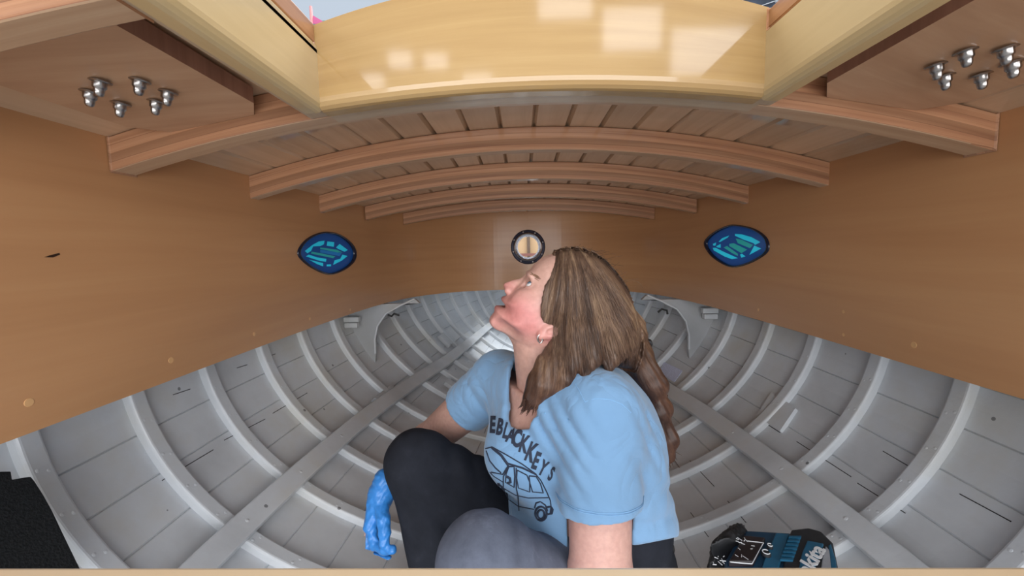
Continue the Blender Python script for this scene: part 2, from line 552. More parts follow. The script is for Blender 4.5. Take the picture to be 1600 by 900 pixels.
# --- port lights
def glass(name, col, glow):
    t = NT(name)
    tr = t.n('ShaderNodeBsdfTranslucent'); tr.inputs[0].default_value = (*col, 1)
    gl = t.n('ShaderNodeBsdfGlossy'); gl.inputs['Roughness'].default_value = .1
    mx = t.n('ShaderNodeMixShader'); mx.inputs[0].default_value = .04
    t.l(tr.outputs[0], mx.inputs[1]); t.l(gl.outputs[0], mx.inputs[2])
    t.l(mx.outputs[0], t.t.nodes['Material Output'].inputs['Surface'])
    return t.m
G_NAVY = glass('deep_blue_stained_glass', (0.010, 0.045, 0.15), 0)
G_CYAN = glass('cyan_stained_glass', (0.02, 0.42, 0.52), 0)
G_GREEN = glass('sea_green_stained_glass', (0.02, 0.23, 0.20), 0)
G_MID = glass('mid_blue_stained_glass', (0.012, 0.11, 0.27), 0)
RIM = plain('black_sealant', (0.012, 0.014, 0.03), 0.25)

def lens_window(name, lo, side, shards, label):
    root = empty(name, wall_point(lo[:, 0].mean(), lo[:, 1].mean(), side, .01))
    c = lo.mean(0)
    def ringpt(f, out): return [wall_point(*(c + (p - c) * f), side, out) for p in lo]
    mb = MB()
    rows = [ringpt(1.03, -.002), ringpt(1.0, -.006), ringpt(.955, -.004), ringpt(.945, .004), ringpt(.945, .012), ringpt(1.0, .014)]
    rows.append(rows[0])
    mb.grid([r + [r[0]] for r in rows])
    adopt(mb.build('frame', RIM, smooth=True, weld=True), root)
    # the pane: the bright pieces are let into the navy glass
    from mathutils.geometry import delaunay_2d_cdt
    edge = np.array([c + (p - c) * .95 for p in lo])
    polys = [[wall_hit(px, py, side) for px, py in poly] for _, poly in shards]
    co = [Vector((float(q[0]), float(q[1]))) for q in edge]; fc = [list(range(len(co)))]
    for pl_ in polys:
        fc.append(list(range(len(co), len(co) + len(pl_)))); co += [Vector((float(q[0]), float(q[1]))) for q in pl_]
    vs, es, fs_, ov, oe, of = delaunay_2d_cdt(co, [], fc, 1, 1e-6, True)
    groups = {}
    def inside(p, poly):
        r = False
        for i in range(len(poly)):
            (x1, y1), (x2, y2) = poly[i - 1], poly[i]
            if (y1 > p[1]) != (y2 > p[1]) and p[0] < x1 + (p[1] - y1) * (x2 - x1) / (y2 - y1): r = not r
        return r
    for f in fs_:
        m_ = (sum(vs[i].x for i in f) / len(f), sum(vs[i].y for i in f) / len(f))
        k = next((j + 1 for j, q in enumerate(polys) if inside(m_, q)), 0)
        groups.setdefault(k, []).append(f)
    for k, fl in sorted(groups.items()):
        mb = MB()
        for out in (.004, .007):
            b0 = [wall_point(v.x, v.y, side, out) for v in vs]
            mb.add(b0, fl) if out == .004 else None
        adopt(mb.build('glass' if k == 0 else 'glass_piece', G_NAVY if k == 0 else shards[k - 1][0], recalc=False), root)
    return tag(root, label, 'window', kind='structure')

def zz(pts, ox, oy, k=9.0):
    return [(ox + x / k, oy + y / k) for x, y in pts]
# the navy pane is replaced pane by pane: cut out where the bright pieces sit
SH_L = [(G_CYAN, [(345, 470), (450, 385), (540, 335), (620, 325), (610, 375), (560, 400), (460, 405), (430, 470), (380, 500)]),
        (G_CYAN, [(660, 335), (755, 345), (750, 410), (650, 395)]),
        (G_CYAN, [(780, 420), (830, 370), (945, 455), (900, 480), (810, 440)]),
        (G_GREEN, [(560, 420), (790, 450), (870, 490), (800, 490), (560, 440)]),
        (G_MID, [(560, 450), (860, 500), (830, 540), (560, 490)]),
        (G_GREEN, [(440, 480), (560, 500), (770, 545), (740, 570), (430, 505)]),
        (G_CYAN, [(360, 545), (400, 520), (520, 560), (645, 580), (640, 620), (560, 610)]),
        (G_CYAN, [(400, 590), (600, 640), (600, 685), (520, 655)]),
        (G_CYAN, [(870, 520), (940, 540), (860, 605), (740, 665), (760, 600), (840, 580)]),
        (G_CYAN, [(650, 660), (710, 655), (710, 685), (650, 685)])]
SH_R = [(G_CYAN, [(600, 320), (690, 325), (830, 365), (955, 435), (880, 475), (860, 450), (720, 400), (600, 345)]),
        (G_CYAN, [(370, 430), (420, 380), (520, 342), (500, 370), (390, 435)]),
        (G_GREEN, [(610, 385), (690, 400), (850, 475), (810, 520), (640, 450)]),
        (G_GREEN, [(520, 460), (580, 450), (770, 540), (690, 590), (520, 490)]),
        (G_GREEN, [(440, 510), (490, 490), (640, 600), (640, 630), (560, 590)]),
        (G_CYAN, [(290, 515), (330, 515), (450, 575), (640, 660), (560, 675), (460, 640), (300, 550)]),
        (G_CYAN, [(870, 485), (965, 525), (800, 615), (840, 540)]),
        (G_CYAN, [(290, 460), (335, 440), (330, 480), (300, 488)]),
        (G_CYAN, [(335, 495), (400, 460), (400, 515), (360, 510)]),
        (G_CYAN, [(670, 610), (700, 600), (745, 635), (690, 655)])]
lens_window('window_1', LO_L, -1, [(m, zz(p, 440, 340)) for m, p in SH_L], 'blue stained glass port light in the left cabin side')
lens_window('window_2', LO_R, 1, [(m, zz(p, 1080, 330)) for m, p in SH_R], 'blue stained glass port light in the right cabin side')

def round_port():
    root = empty('window_3', PORT_C)
    mb = MB(); c = PORT_C + np.array([0, -.002, 0])
    ax = (0, -1, 0)
    mb.lathe(c + np.array([0, 0.0, 0]), ax, [(.064, -.03), (.103, -.03), (.103, .004), (.098, .010), (.088, .012), (.084, .008), (.064, .008), (.064, -.03)], 40, cap=False)
    adopt(mb.build('frame', plain('dark_bronze_ring', (0.03, 0.03, 0.055), .3, .3), smooth=False), root)
    mb = MB()
    mb.lathe(c, ax, [(.066, .006), (.086, .008), (.085, .016), (.079, .020), (.072, .018), (.068, .012), (.062, .006), (.062, -.02), (.066, -.02), (.066, .006)], 40, cap=False)
    adopt(mb.build('bezel', plain('chromed_ring', (0.55, 0.56, 0.6), .2, 1.0)), root)
    for k in range(8):
        t = k * math.pi / 4 + .3
        mb = MB(); q = c + np.array([.093 * math.cos(t), 0, .093 * math.sin(t)])
        mb.lathe(q, ax, [(.005, .008), (.005, .014), (.003, .0165), (.0, .017)], 10)
        adopt(mb.build('screw', W['steel']), root)
    t = NT('clear_pane'); t.P(Roughness=0.0, IOR=1.05); t.b.inputs['Transmission Weight'].default_value = 1.0
    mb = MB(); mb.cyl(c + np.array([0, .004, 0]), c + np.array([0, .008, 0]), .062, .062, 32)
    adopt(mb.build('glass', t.m), root)
    return tag(root, 'round port light with chromed ring in the front of the cabin', 'window', kind='structure')
round_port()

# --- roof planking
HX, HY = .334, .70
def hx(side): return .330 if side < 0 else .318       # hatch opening half width, forward edge
def front_y(x):
    return float(np.interp(-abs(x), wcurve[60:, 0], wcurve[60:, 1])) if abs(x) < .6 else max((y for xx, y in wcurve if -xx >= abs(x)), default=0)
def build_roof():
    mb = MB(); w = .0815
    for k in range(-9, 10):
        xc = k * w + .5 * w
        x0, x1 = xc - w / 2, xc + w / 2
        y0 = .30
        ya = HY + .02 if abs(xc) < HX + .03 else y0
        ye = front_y(min(abs(x0), abs(x1))) + .012
        if ye < ya + .05: continue
        ys = np.linspace(ya, ye, 26)
        rows = []
        for y in ys:
            lim = cabin_w(y) + .016 if y < 2.1 else 9
            prof = []
            for dx, dz in ((0, .011), (.006, 0), (w / 3, 0), (2 * w / 3, 0), (w - .006, 0), (w, .011), (w, .016), (0, .016)):
                x = min(max(x0 + dx, -lim), lim)
                prof.append((x, y, roof_z(x, y) + dz))
            rows.append(prof)
        mb.sweep(rows)
    # deck skin above the planks
    for xa, xb, ya in ((-.74, -HX - .02, .30), (-HX - .02, HX + .02, HY + .03), (HX + .02, .74, .30)):
        ys = np.linspace(ya, 2.57, 30); xs = np.linspace(xa, xb, 14)
        mb.grid([[(x, y, roof_z(x, y) + .018) for x in xs] for y in ys])
        mb.grid([[(x, y, roof_z(x, y) + .028) for x in xs] for y in ys])
    o = mb.build('ceiling', W['roof'], recalc=True)
    return tag(o, 'varnished tongue and groove planking under the cabin roof', 'ceiling', kind='structure')
build_roof()

# --- deck beams
def beam(y, x0, x1, label, depth=.056, wid=.036, name='deck_beam', shape=None):
    mb = MB(); n = 40
    rows = []
    for x in np.linspace(x0, x1, n):
        z = roof_z(x, y)
        rows.append([(x, y, z - depth), (x, y, z), (x, y + wid, z), (x, y + wid, z - depth)])
    mb.sweep(rows)
    o = mb.build(name, W['beam'], bevel=.0025)
    o.data.materials.append(W['beam_underlit'])                 # undersides coloured paler for the light thrown up from below
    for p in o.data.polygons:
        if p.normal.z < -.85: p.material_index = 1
    return tag(o, label, 'beam', 'curved laminated beams under the cabin roof')
W['beam_underlit'] = varnished('varnished_beam_underlit', (0.46, 0.29, 0.175), (0.53, 0.345, 0.215), (0.59, 0.41, 0.265), (2.0, 70), coat=0.45)  # beam wood with light from below mixed into its tone
HALF = lambda y: cabin_w(y) + .004
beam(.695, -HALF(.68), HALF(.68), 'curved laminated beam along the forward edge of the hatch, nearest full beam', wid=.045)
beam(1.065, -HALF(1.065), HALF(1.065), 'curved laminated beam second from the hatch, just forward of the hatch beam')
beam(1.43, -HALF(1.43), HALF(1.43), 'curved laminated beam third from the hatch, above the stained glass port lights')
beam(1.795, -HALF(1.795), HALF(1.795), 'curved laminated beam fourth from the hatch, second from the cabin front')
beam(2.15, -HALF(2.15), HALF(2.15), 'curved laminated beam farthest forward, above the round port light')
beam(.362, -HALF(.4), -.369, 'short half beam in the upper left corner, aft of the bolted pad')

# --- hatch carlins and coaming
def carlin(side, label):
    mb = MB()
    rows = []
    for y in np.linspace(.26, .695, 10):
        xi, xo = side * (hx(side) + .008), side * (hx(side) + .041)
        zi, zo = roof_z(xi, y) - .056, roof_z(xo, y) - .056
        rows.append([(xi, y, zi), (xo, y, zo), (xo, y, zo + .056), (xi, y, zi + .056)])
    mb.sweep(rows)
    o = mb.build('carlin', W['pale'], bevel=.003)
    return tag(o, label, 'beam', 'carlins beside the hatch')
carlin(-1, 'pale straight timber along the left edge of the hatch')
carlin(1, 'pale straight timber along the right edge of the hatch')
mb = MB(); rows = []
for x in np.linspace(-HX, HX, 30):
    z = roof_z(x, .70) - .0605
    rows.append([(x, .660, z), (x, .715, z), (x, .715, z + .0045), (x, .660, z + .0045)])
mb.sweep(rows)
tag(mb.build('hatch_header_strip', W['pale']), 'thin pale strip under the forward hatch beam', 'trim strip')

coam = empty('hatch_coaming', (0, .66, Z0 + .25))
tag(coam, 'thick yellow varnished wooden frame lining the hatch opening overhead', 'hatch frame')
# forward board, curved with the roof, bullnosed lower edge
mb = MB(); rows = []
xs = np.linspace(-hx(-1) + .001, hx(1) - .001, 40)
for x in xs:
    zb = roof_z(x, .66) - .0665; zt = Z0 + .327 + .055 * (1 - (x / HX) ** 2)
    y0, y1 = .632, .668
    prof = [(x, y0, zt)]
    prof.append((x, y0, zb + .016))
    for a in np.linspace(0, math.pi / 2, 5)[1:]:
        prof.append((x, y0 + .016 - .016 * math.cos(a), zb + .016 - .016 * math.sin(a)))
    prof += [(x, y1, zb), (x, y1, zt)]
    rows.append(prof)
mb.sweep(rows)
adopt(mb.build('front_board', W['yellow']), coam)
for side in (-1, 1):
    mb = MB(); rows = []
    for y in np.linspace(.22, .648, 12):
        xi, xo = side * (hx(side) - .004), side * (hx(side) + .026)
        zb = roof_z(HX, y) - .0665; zt = Z0 + .300
        r = .014
        prof = [(xi, y, zt), (xi, y, zb + r)]
        for a in np.linspace(0, math.pi / 2, 5)[1:]:
            prof.append((xi + side * (r - r * math.cos(a)), y, zb + r - r * math.sin(a)))
        prof += [(xo, y, zb), (xo, y, zt)]
        rows.append(prof)
    mb.sweep(rows)
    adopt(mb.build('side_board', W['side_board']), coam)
for side, lab in ((-1, 'brown wooden slide rail above the left side of the hatch'), (1, 'brown wooden slide rail above the right side of the hatch')):
    mb = MB()
    rows = [[(side * (hx(side) + a), y, Z0 + z) for a, z in ((-.002, .304), (.036, .304), (.036, .330), (-.002, .330))] for y in (.15, .632)]
    mb.sweep(rows)
    o = mb.build('hatch_slide_rail', W['rail'], bevel=.002)
    tag(o, lab, 'rail', 'hatch slide rails')

# --- backing pads with bolts
def pad(side, outline, label):
    """outline in plan; the pad hangs 38 mm under the roof planking"""
    root = empty('backing_pad', (side * .55, .5, Z0 + .2))
    tag(root, label, 'wooden pad', 'bolted plywood pads under the roof')
    pts = [np.array(p) for p in outline]
    zf = lambda p, d: roof_z(side * .56, .5) + (abs(p[0]) - .56) * -.17 - d
    mb = MB()
    bot = [(p[0], p[1], zf(p, .027)) for p in pts]; top = [(p[0], p[1], zf(p, 0.004)) for p in pts]
    n = len(pts)
    mb.add(bot + top, [tuple(range(n)), tuple(range(2 * n - 1, n - 1, -1))], [(q[1] * .3 + q[0], q[1] - q[0] * .3) for q in bot + top])
    adopt(mb.build('board', W['pad'], recalc=False), root)
    mb = MB()
    mb.add(bot + top, [(i, i + n, (i + 1) % n + n, (i + 1) % n) for i in range(n)])
    adopt(mb.build('board_edge', W['padedge'], recalc=False), root)
    return zf
padL = pad(-1, [(-.434, .404), (-.438, .655), (-.463, .694), (-.603, .694), (-.63, .645), (-.625, .46), (-.60, .404)], 'brown plywood pad bolted under the roof left of the hatch')
padR = pad(1, [(.408, .28), (.60, .28), (.617, .33), (.610, .645), (.582, .694), (.445, .694), (.414, .65)], 'brown plywood pad bolted under the roof right of the hatch')

def bolt(px, py, side, label, scale=1.0):
    d = ray(px, py)
    # sight line met with the pad's underside plane
    lo, hi = .2, 1.2
    for _ in range(40):
        m = (lo + hi) / 2; p = CAMP + d * m
        z = roof_z(side * .56, .5) + (abs(p[0]) - .56) * -.17 - .027
        if p[2] < z: lo = m
        else: hi = m
    p = CAMP + d * hi
    root = empty('dome_nut_bolt', p)
    tag(root, label, 'bolt', 'dome nut bolts under the %s pad' % ('left' if side < 0 else 'right'))
    ax = np.array([side * .17, 0, -1.0])
    mb = MB(); mb.lathe(p, ax, [(.0115, 0), (.0118, .0012), (.0105, .0022), (.005, .0026)], 24)
    adopt(mb.build('washer', W['steel'], smooth=False), root)
    mb = MB(); mb.lathe(p, ax, [(.0072, .0022), (.0072, .008), (.006, .0095), (.0053, .0105), (.0053, .0135), (.0046, .0165), (.003, .0185), (.0, .0192)], 12)
    adopt(mb.build('dome_nut', W['steel'], smooth=True), root)
    return root
NL = [(156, 126, 'upper left'), (218, 125, 'upper middle'), (262, 143, 'upper right'), (141, 143, 'lower left'), (188, 161, 'lower middle'), (244, 158, 'lower right')]
for px, py, w_ in NL:
    bolt(px, py, -1, 'steel dome nut and washer, %s of the six on the left pad' % w_)
NR = [(1463, 101, 'upper left'), (1509, 79, 'upper middle'), (1571, 75, 'upper right'), (1476, 118, 'lower left'), (1533, 116, 'lower middle'), (1582, 97, 'lower right')]
for px, py, w_ in NR:
    bolt(px, py, 1, 'steel dome nut and washer, %s of the six on the right pad' % w_)

# --- ribs
def join_into(o, r):
    bm = bmesh.new(); bm.from_mesh(o.data); bm.from_mesh(r.data); bm.to_mesh(o.data); bm.free()
    bpy.data.objects.remove(r)
RIB_Y = [.46, .685, .905, 1.125, 1.36, 1.585, 1.808, 2.08, 2.30, 2.51, 2.72, 2.94, 3.18, 3.43, 3.68, 3.92]
def rib(y, side, label):
    root_mb = MB(); rows = []
    wd, dp = .040, .021
    if y > 2: wd, dp = .032, .024
    for t in np.linspace(.005, math.pi / 2 - .004, 34):
        a0, a1 = hull_pt(y, t, side, -.004), hull_pt(y, t, side, dp)
        b0, b1 = hull_pt(y + wd, t, side, -.004), hull_pt(y + wd, t, side, dp)
        rows.append([a0, a1, b1, b0])
    root_mb.sweep(rows)
    o = root_mb.build('hull_rib', W['paint'], bevel=.006, seg=3)
    mb = MB()
    for t in np.linspace(.12, 1.45, 11):
        for q in (.3, .7):
            p = hull_pt(y + wd * q, t + .03 * (q - .5), side, dp - .001); n = hull_pt(y + wd * q, t, side, dp + .01) - hull_pt(y + wd * q, t, side, dp)
            mb.lathe(p, n, [(.0042, 0), (.0036, .0016), (.0, .0022)], 8)
    r = mb.build('rivet_heads', W['paint_shaded'])
    join_into(o, r)
    return tag(o, label, 'rib', 'white painted ribs on the %s side of the hull' % ('left' if side < 0 else 'right'))
ORD = ['nearest', 'second', 'third', 'fourth', 'fifth', 'sixth', 'seventh', 'eighth', 'ninth', 'tenth', 'eleventh', 'twelfth', 'thirteenth', 'fourteenth', 'fifteenth', 'sixteenth', 'seventeenth']
for i, y in enumerate(RIB_Y):
    for side in (-1, 1):
        sd = 'left' if side < 0 else 'right'
        lab = ('white painted curved rib on the %s of the hull, nearest to the viewer' % sd) if i == 0 else \
              ('white painted curved rib on the %s of the hull, %s counting forward' % (sd, ORD[i]))
        rib(y, side, lab)

# --- bilge stringers
def stringer(side, label):
    mb = MB(); rows = []
    for y in np.linspace(.1, 4.25, 60):
        z = Z0 - .655 + .02 * max(0, y - 3)
        t = th_at_z(y, z)
        hw = .026 / max(.3, (DECK - hull_zk(y))) 
        a, b = max(t - hw, .02), min(t + hw, 1.55)
        rows.append([hull_pt(y, a, side, .0205), hull_pt(y, a, side, .046), hull_pt(y, b, side, .046), hull_pt(y, b, side, .0205)])
    mb.sweep(rows)
    o = mb.build('bilge_stringer', W['paint'], bevel=.003)
    mb = MB()
    for y in RIB_Y:
        t = th_at_z(y + .02, Z0 - .655)
        p = hull_pt(y + .02, t, side, .045); n = hull_pt(y + .02, t, side, .065) - p
        mb.lathe(p, n, [(.006, 0), (.005, .002), (.0, .003)], 10)
    join_into(o, mb.build('bolt_heads', W['paint_shaded']))
    return tag(o, label, 'stringer', 'long white planks laid over the ribs')
stringer(-1, 'long white plank running forward over the ribs on the left')
stringer(1, 'long white plank running forward over the ribs on the right')

# --- keelson along the bottom
mb = MB(); rows = []
for y in np.linspace(0.1, 4.2, 30):
    z = hull_zk(y)
    rows.append([(-.05, y, z - .01), (.05, y, z - .01), (.045, y, z + .055), (-.045, y, z + .055)])
mb.sweep(rows)
tag(mb.build('keelson', W['paint'], bevel=.004), 'white painted keel timber along the bottom of the hull', 'keel timber')

# --- partial bulkhead with a rounded opening, one knee each side
BY = 1.955
OPEN = [(655, 455), (648, 467), (626, 477), (603, 490), (590, 509), (586, 530), (587, 552)]
def knee(side, label):
    inner = [P(px, py, BY) for px, py in OPEN]
    inner = [np.array([side * abs(p[0] - .0), BY, min(p[2], DECK)]) for p in inner]
    inner[0][2] = DECK
    zl = inner[-1][2]
    t1 = th_at_z(BY, zl - .05)
    outer = [hull_pt(BY, t, side, -.004) for t in np.linspace(t1, .0, 12)]
    inner[0][2] = .712
    outer += [np.array([side * .70, BY, DECK]), np.array([side * .70, BY, .712])]
    mb = MB(); mb.prism(inner + outer, (0, .022, 0))
    o = mb.build('bulkhead_knee', W['paint_shaded'])
    mb = MB()
    tr = [p + np.array([0, -.004, 0]) for p in inner[1:]]
    mb.tube(tr, .0045, 8)
    mb.build('edge_bead', W['paint'], o)
    return tag(o, label, 'bulkhead', 'grey white bulkhead pieces under the cabin front')
knee(-1, 'grey-white bulkhead piece with a rounded cut-out on the left')
knee(1, 'grey-white bulkhead piece with a rounded cut-out on the right')

# --- small white blocks stuck to the planking
def block(quad, h, label, cat='block', name='butt_block', mat=None):
    yt = []
    for px, py in quad:
        p, _n = hull_hit(px, py); yt.append((p[1], th_at_z(p[1], p[2]), 1 if p[0] > 0 else -1))
    mb = MB(); mb.sweep([[hull_pt(y, t, sd, i) for y, t, sd in yt] for i in (-.004, h)])
    o = mb.build(name, mat or W['paint'], bevel=.002)
    return tag(o, label, cat)
block([(1187, 652), (1209, 618), (1247, 641), (1222, 677)], .013, 'small square white block on the right hull planking above the stringer')
block([(580, 627), (605, 606), (621, 612), (596, 633)], .02, 'small white block with rounded end above the left stringer near the cut-out')
block([(683, 527), (700, 513), (717, 529), (700, 544)], .02, 'square white block far forward on the left planking beside the forward stringer')
block([(693, 601), (699, 596), (716, 608), (711, 614)], .02, 'tiny white block on the bottom planking left of the raised knee')
block([(1031, 584), (1038, 567), (1066, 580), (1054, 597)], .004, 'pale blue-white paper patch on the right planking behind the ponytail', 'patch', 'paper_patch', plain('pale_blue_patch', (0.62, 0.66, 0.85), .6, 0, .15, 200))

# pale cleats under the side deck
def cleat(px, py, side, y, label):
    p = P(px, py, y)
    mb = MB(); mb.box((p[0] - .035, y, p[2] - .02), (p[0] + .035, y + .03, p[2] + .004)); mb.box((p[0] - .03, y - .006, p[2] - .045), (p[0] + .03, y + .025, p[2] - .022))
    tag(mb.build('deck_cleat', W['paint'], bevel=.003), label, 'block')
cleat(548, 497, -1, 1.90, 'two-step white block under the left deck against the bulkhead')
cleat(1111, 483, 1, 1.90, 'two-step white block under the right deck against the bulkhead')

# small dark hooks inside the opening
def hook(pts, label, y):
    mb = MB(); mb.tube([P(px, py, y) for px, py in pts], [.005] * len(pts), 8)
    tag(mb.build('metal_hook', plain('dark_iron', (0.05, 0.05, 0.05), .5, .6)), label, 'hook')
hook([(606, 492), (612, 494), (616, 490), (624, 493)], 'small dark metal hook at the top of the left cut-out', 2.0)
hook([(1028, 488), (1034, 483), (1042, 485), (1043, 491)], 'small dark metal hook at the top of the right cut-out', 2.0)

# dark open seams in the planking
SEAMS = [[(270, 617), (297, 608)], [(253, 751), (333, 703)], [(326, 845), (394, 785)], [(350, 688), (414, 655)], [(426, 646), (480, 614)], [(370, 575), (386, 570)], [(405, 563), (430, 553)],
         [(1079, 801), (1107, 839)], [(1137, 783), (1166, 817)], [(1078, 720), (1116, 760)], [(1185, 654), (1219, 676)], [(1245, 690), (1330, 745)], [(1340, 755), (1415, 802)], [(1380, 705), (1448, 745)], [(1500, 772), (1580, 815)], [(1160, 690), (1195, 712)]]
mb = MB()
for q in SEAMS:
    pts = []
    for t in np.linspace(0, 1, 7):
        h, n = hull_hit(q[0][0] + (q[1][0] - q[0][0]) * t, q[0][1] + (q[1][1] - q[0][1]) * t)
        if np.dot(n, CAMP - h) < 0: n = -n
        pts.append(h + n * .0004)
    mb.tube(pts, .0011, 5)
o = mb.build('open_seams', W['dark'], hull)

# --- companionway sill and bulkhead at the after end
mb = MB()
for (x0, x1, z0, z1) in ((-1.0, -.44, hull_zk(.3) - .0, Z0 + .31), (.44, 1.0, hull_zk(.3), Z0 + .31)):
    pass
sill = MB()
zs_ = P(800, 884, .315)[2]
sill.box((-.62, .275, zs_ - .05), (.62, .315, zs_))
tag(sill.build('companionway_sill', W['sill'], bevel=.004), 'pale varnished wooden sill across the bottom of the view', 'sill')

# --- black foam mat with toothed edge
def foam_mat():
    out = [(-30, 742), (9, 741), (11, 754), (26, 751), (40, 749), (46, 756), (60, 778), (74, 803), (88, 833), (102, 862), (119, 897), (130, 935), (-30, 935)]
    z = None
    # the mat leans on the hull side: a plane a little inside the planking
    a, b, c = [CAMP + (hull_hit(px, py)[0] - CAMP) * .93 for px, py in ((5, 750), (110, 890), (5, 890))]
    n = np.cross(b - a, c - a); n /= np.linalg.norm(n)
    poly = []
    for px, py in out:
        d = ray(px, py); t = np.dot(a - CAMP, n) / np.dot(d, n); poly.append(CAMP + d * t)
    if np.dot(n, CAMP - a) < 0: n = -n
    mb = MB(); mb.prism(poly, n * .012)
    o = mb.build('foam_mat', W['black'], bevel=.0015)
    tag(o, 'black foam mat with a toothed edge leaning on the left hull side', 'mat')
foam_mat()

# --- surroundings of the boat in the shed
def shed():
    mb = MB(); x0, x1, z0, z1, y = -5.5, 5.5, -1.2, 5.0, -4.2
    wins = [(-2.35 + i * 0.95, .75, 1.9, 2.35) for i in range(2)]
    panes = []
    for i, (xa, xb, za, zb) in enumerate(PANES):
        panes.append((xa, xb, za, zb))
    mb.box((x0, y - .2, z0), (x1, y - .1, z1))
    tag(mb.build('wall_back', plain('shed_wall', (0.32, 0.30, 0.27), .8, 0, .1, 3)), 'shed wall behind the viewer', 'wall', kind='structure')
    t = NT('bright_window'); t.b.inputs['Base Color'].default_value = (.8, .8, .8, 1)
    t.b.inputs['Emission Color'].default_value = (0.93, 0.95, 1.0, 1); t.b.inputs['Emission Strength'].default_value = WINDOW_GLOW
    fr = plain('window_frame_paint', (.6, .6, .6), .6)
    for i, (xa, xb, za, zb) in enumerate(panes):
        r = empty('window_%d' % (4 + i), ((xa + xb) / 2, y, za))
        mb = MB()
        mb.box((xa - .05, y - .1, za - .05), (xb + .05, y - .03, za)); mb.box((xa - .05, y - .1, zb), (xb + .05, y - .03, zb + .05))
        mb.box((xa - .05, y - .1, za), (xa, y - .03, zb)); mb.box((xb, y - .1, za), (xb + .05, y - .03, zb))
        adopt(mb.build('frame', fr), r)
        mb = MB(); mb.box((xa, y - .09, za), (xb, y - .07, zb)); adopt(mb.build('glass', t.m), r)
        tag(r, 'bright window in the shed wall behind the viewer', 'window', kind='structure')
PANES = []
for q_ in ((842, -22, 926, 28), (943, 6, 1036, 78), (1050, 38, 1170, 116), (566, 112, 598, 138), (606, 76, 642, 106), (662, 80, 698, 106), (724, 112, 768, 130)):
    a_, b_ = P(q_[0], q_[3], 5.464), P(q_[2], q_[1], 5.464)       # panes mirrored by the varnish of the hatch board
    PANES.append((a_[0], b_[0], a_[2], b_[2]))
PANES += [(-4.6, -3.4, 1.6, 3.6), (3.7, 4.9, 1.6, 3.6)]  # two more unseen panes, added to throw more light on the boat
shed()
# dark shed roof panel seen through the right corner of the hatch, and a pink pole with pennants
mb = MB()
a = [P(1080, 2, 3.4), P(1216, 22, 3.4), P(1260, -60, 3.4), P(1080, -60, 3.4)]
for k in range(14):
    pass
ap, bp, cp, dp = a
mb.prism([ap, bp, cp, dp], (0, .05, 0))
rp = mb.build('roof_panel', plain('dark_roof_sheet', (0.035, 0.045, 0.065), .35, .0, .5, 8))
tag(rp, 'dark blue-grey roof sheet beyond the right corner of the hatch', 'roof sheet')
mb = MB()
for k in range(16):
    u, v = rng.random(), rng.random()
    p = ap + (bp - ap) * u + (dp - ap) * v * .8; q = p + (cp - ap) * rng.uniform(.1, .35)
    mb.tube([p + np.array([0, -.004, 0]), q + np.array([0, -.004, 0])], .003, 5)
mb.build('pale_scratches', plain('pale_scratch', (.5, .52, .56), .6), rp)
pole = empty('pennant_pole', P(486, 45, 2.6))
tag(pole, 'thin pink pole with a magenta pennant beyond the left corner of the hatch', 'flag')
mb = MB(); mb.cyl(P(487, 60, 2.6) * (1, 1, 0) + (0, 0, -1.2), P(485.5, 10, 2.6), .0085, .0085, 10)
adopt(mb.build('pole', plain('pink_pole', (.75, .34, .34), .6)), pole)
mb = MB(); mb.prism([P(489, 24, 2.6), P(511, 37, 2.6), P(489, 37, 2.6)], (0, .004, 0))
adopt(mb.build('pennant', plain('magenta_cloth', (.62, .13, .30), .7)), pole)
ta, tb_ = P(478, 38.5, 2.7) - np.array([.9, 0, .12]), P(540, 31, 2.7) + np.array([0, .1, 0])
mb = MB(); mb.box(ta, tb_)
for xx in (ta[0] + .1, tb_[0] - .25): mb.box((xx, ta[1] + .02, -1.2), (xx + .07, ta[1] + .08, ta[2] + .01))
tag(mb.build('teal_beam', plain('teal_paint', (.05, .30, .27), .6)), 'teal beam behind the pink pole outside the hatch', 'beam')
# what stands beyond the round port light
def beyond():
    y = 5.4
    q = lambda px, py, yy=y: P(px, py, yy)
    mb = MB(); mb.box((q(790, 0)[0] - .6, y, -1.2), (q(860, 0)[0] + .6, y + .05, Z0 + .55))
    o = mb.build('plywood_sheet', plain('pale_plywood', (.60, .40, .22), .6, 0, .08, 6)); tag(o, 'pale plywood sheet standing beyond the round port light', 'sheet')
    mb = MB(); mb.box((q(818, 0)[0], y - .06, -1.2), (q(823, 0)[0], y - .01, q(825, 372)[2] + .3))
    tag(mb.build('upright_post', plain('grey_brown_post', (.15, .10, .07), .6)), 'grey-brown post seen through the round port light', 'post')
    mb = MB(); mb.box((q(808, 0)[0] - .3, y - .2, q(825, 400)[2]), (q(845, 0)[0] + .3, y - .12, q(825, 396)[2]))
    for xx in (q(808, 0)[0] - .28, q(845, 0)[0] + .24): mb.box((xx, y - .18, -1.2), (xx + .04, y - .14, q(825, 398)[2]))
    tag(mb.build('red_rail', plain('red_paint', (.30, .12, .10), .6)), 'pale red rail low in the round port light', 'rail')
beyond()

mb = MB(); mb.box((-6, -4.4, -1.3), (6, 8, -1.2))
tag(mb.build('trim_3', plain('shed_concrete', (.35, .34, .33), .85, 0, .15, 4)), 'shed floor outside the boat', 'floor', kind='structure')

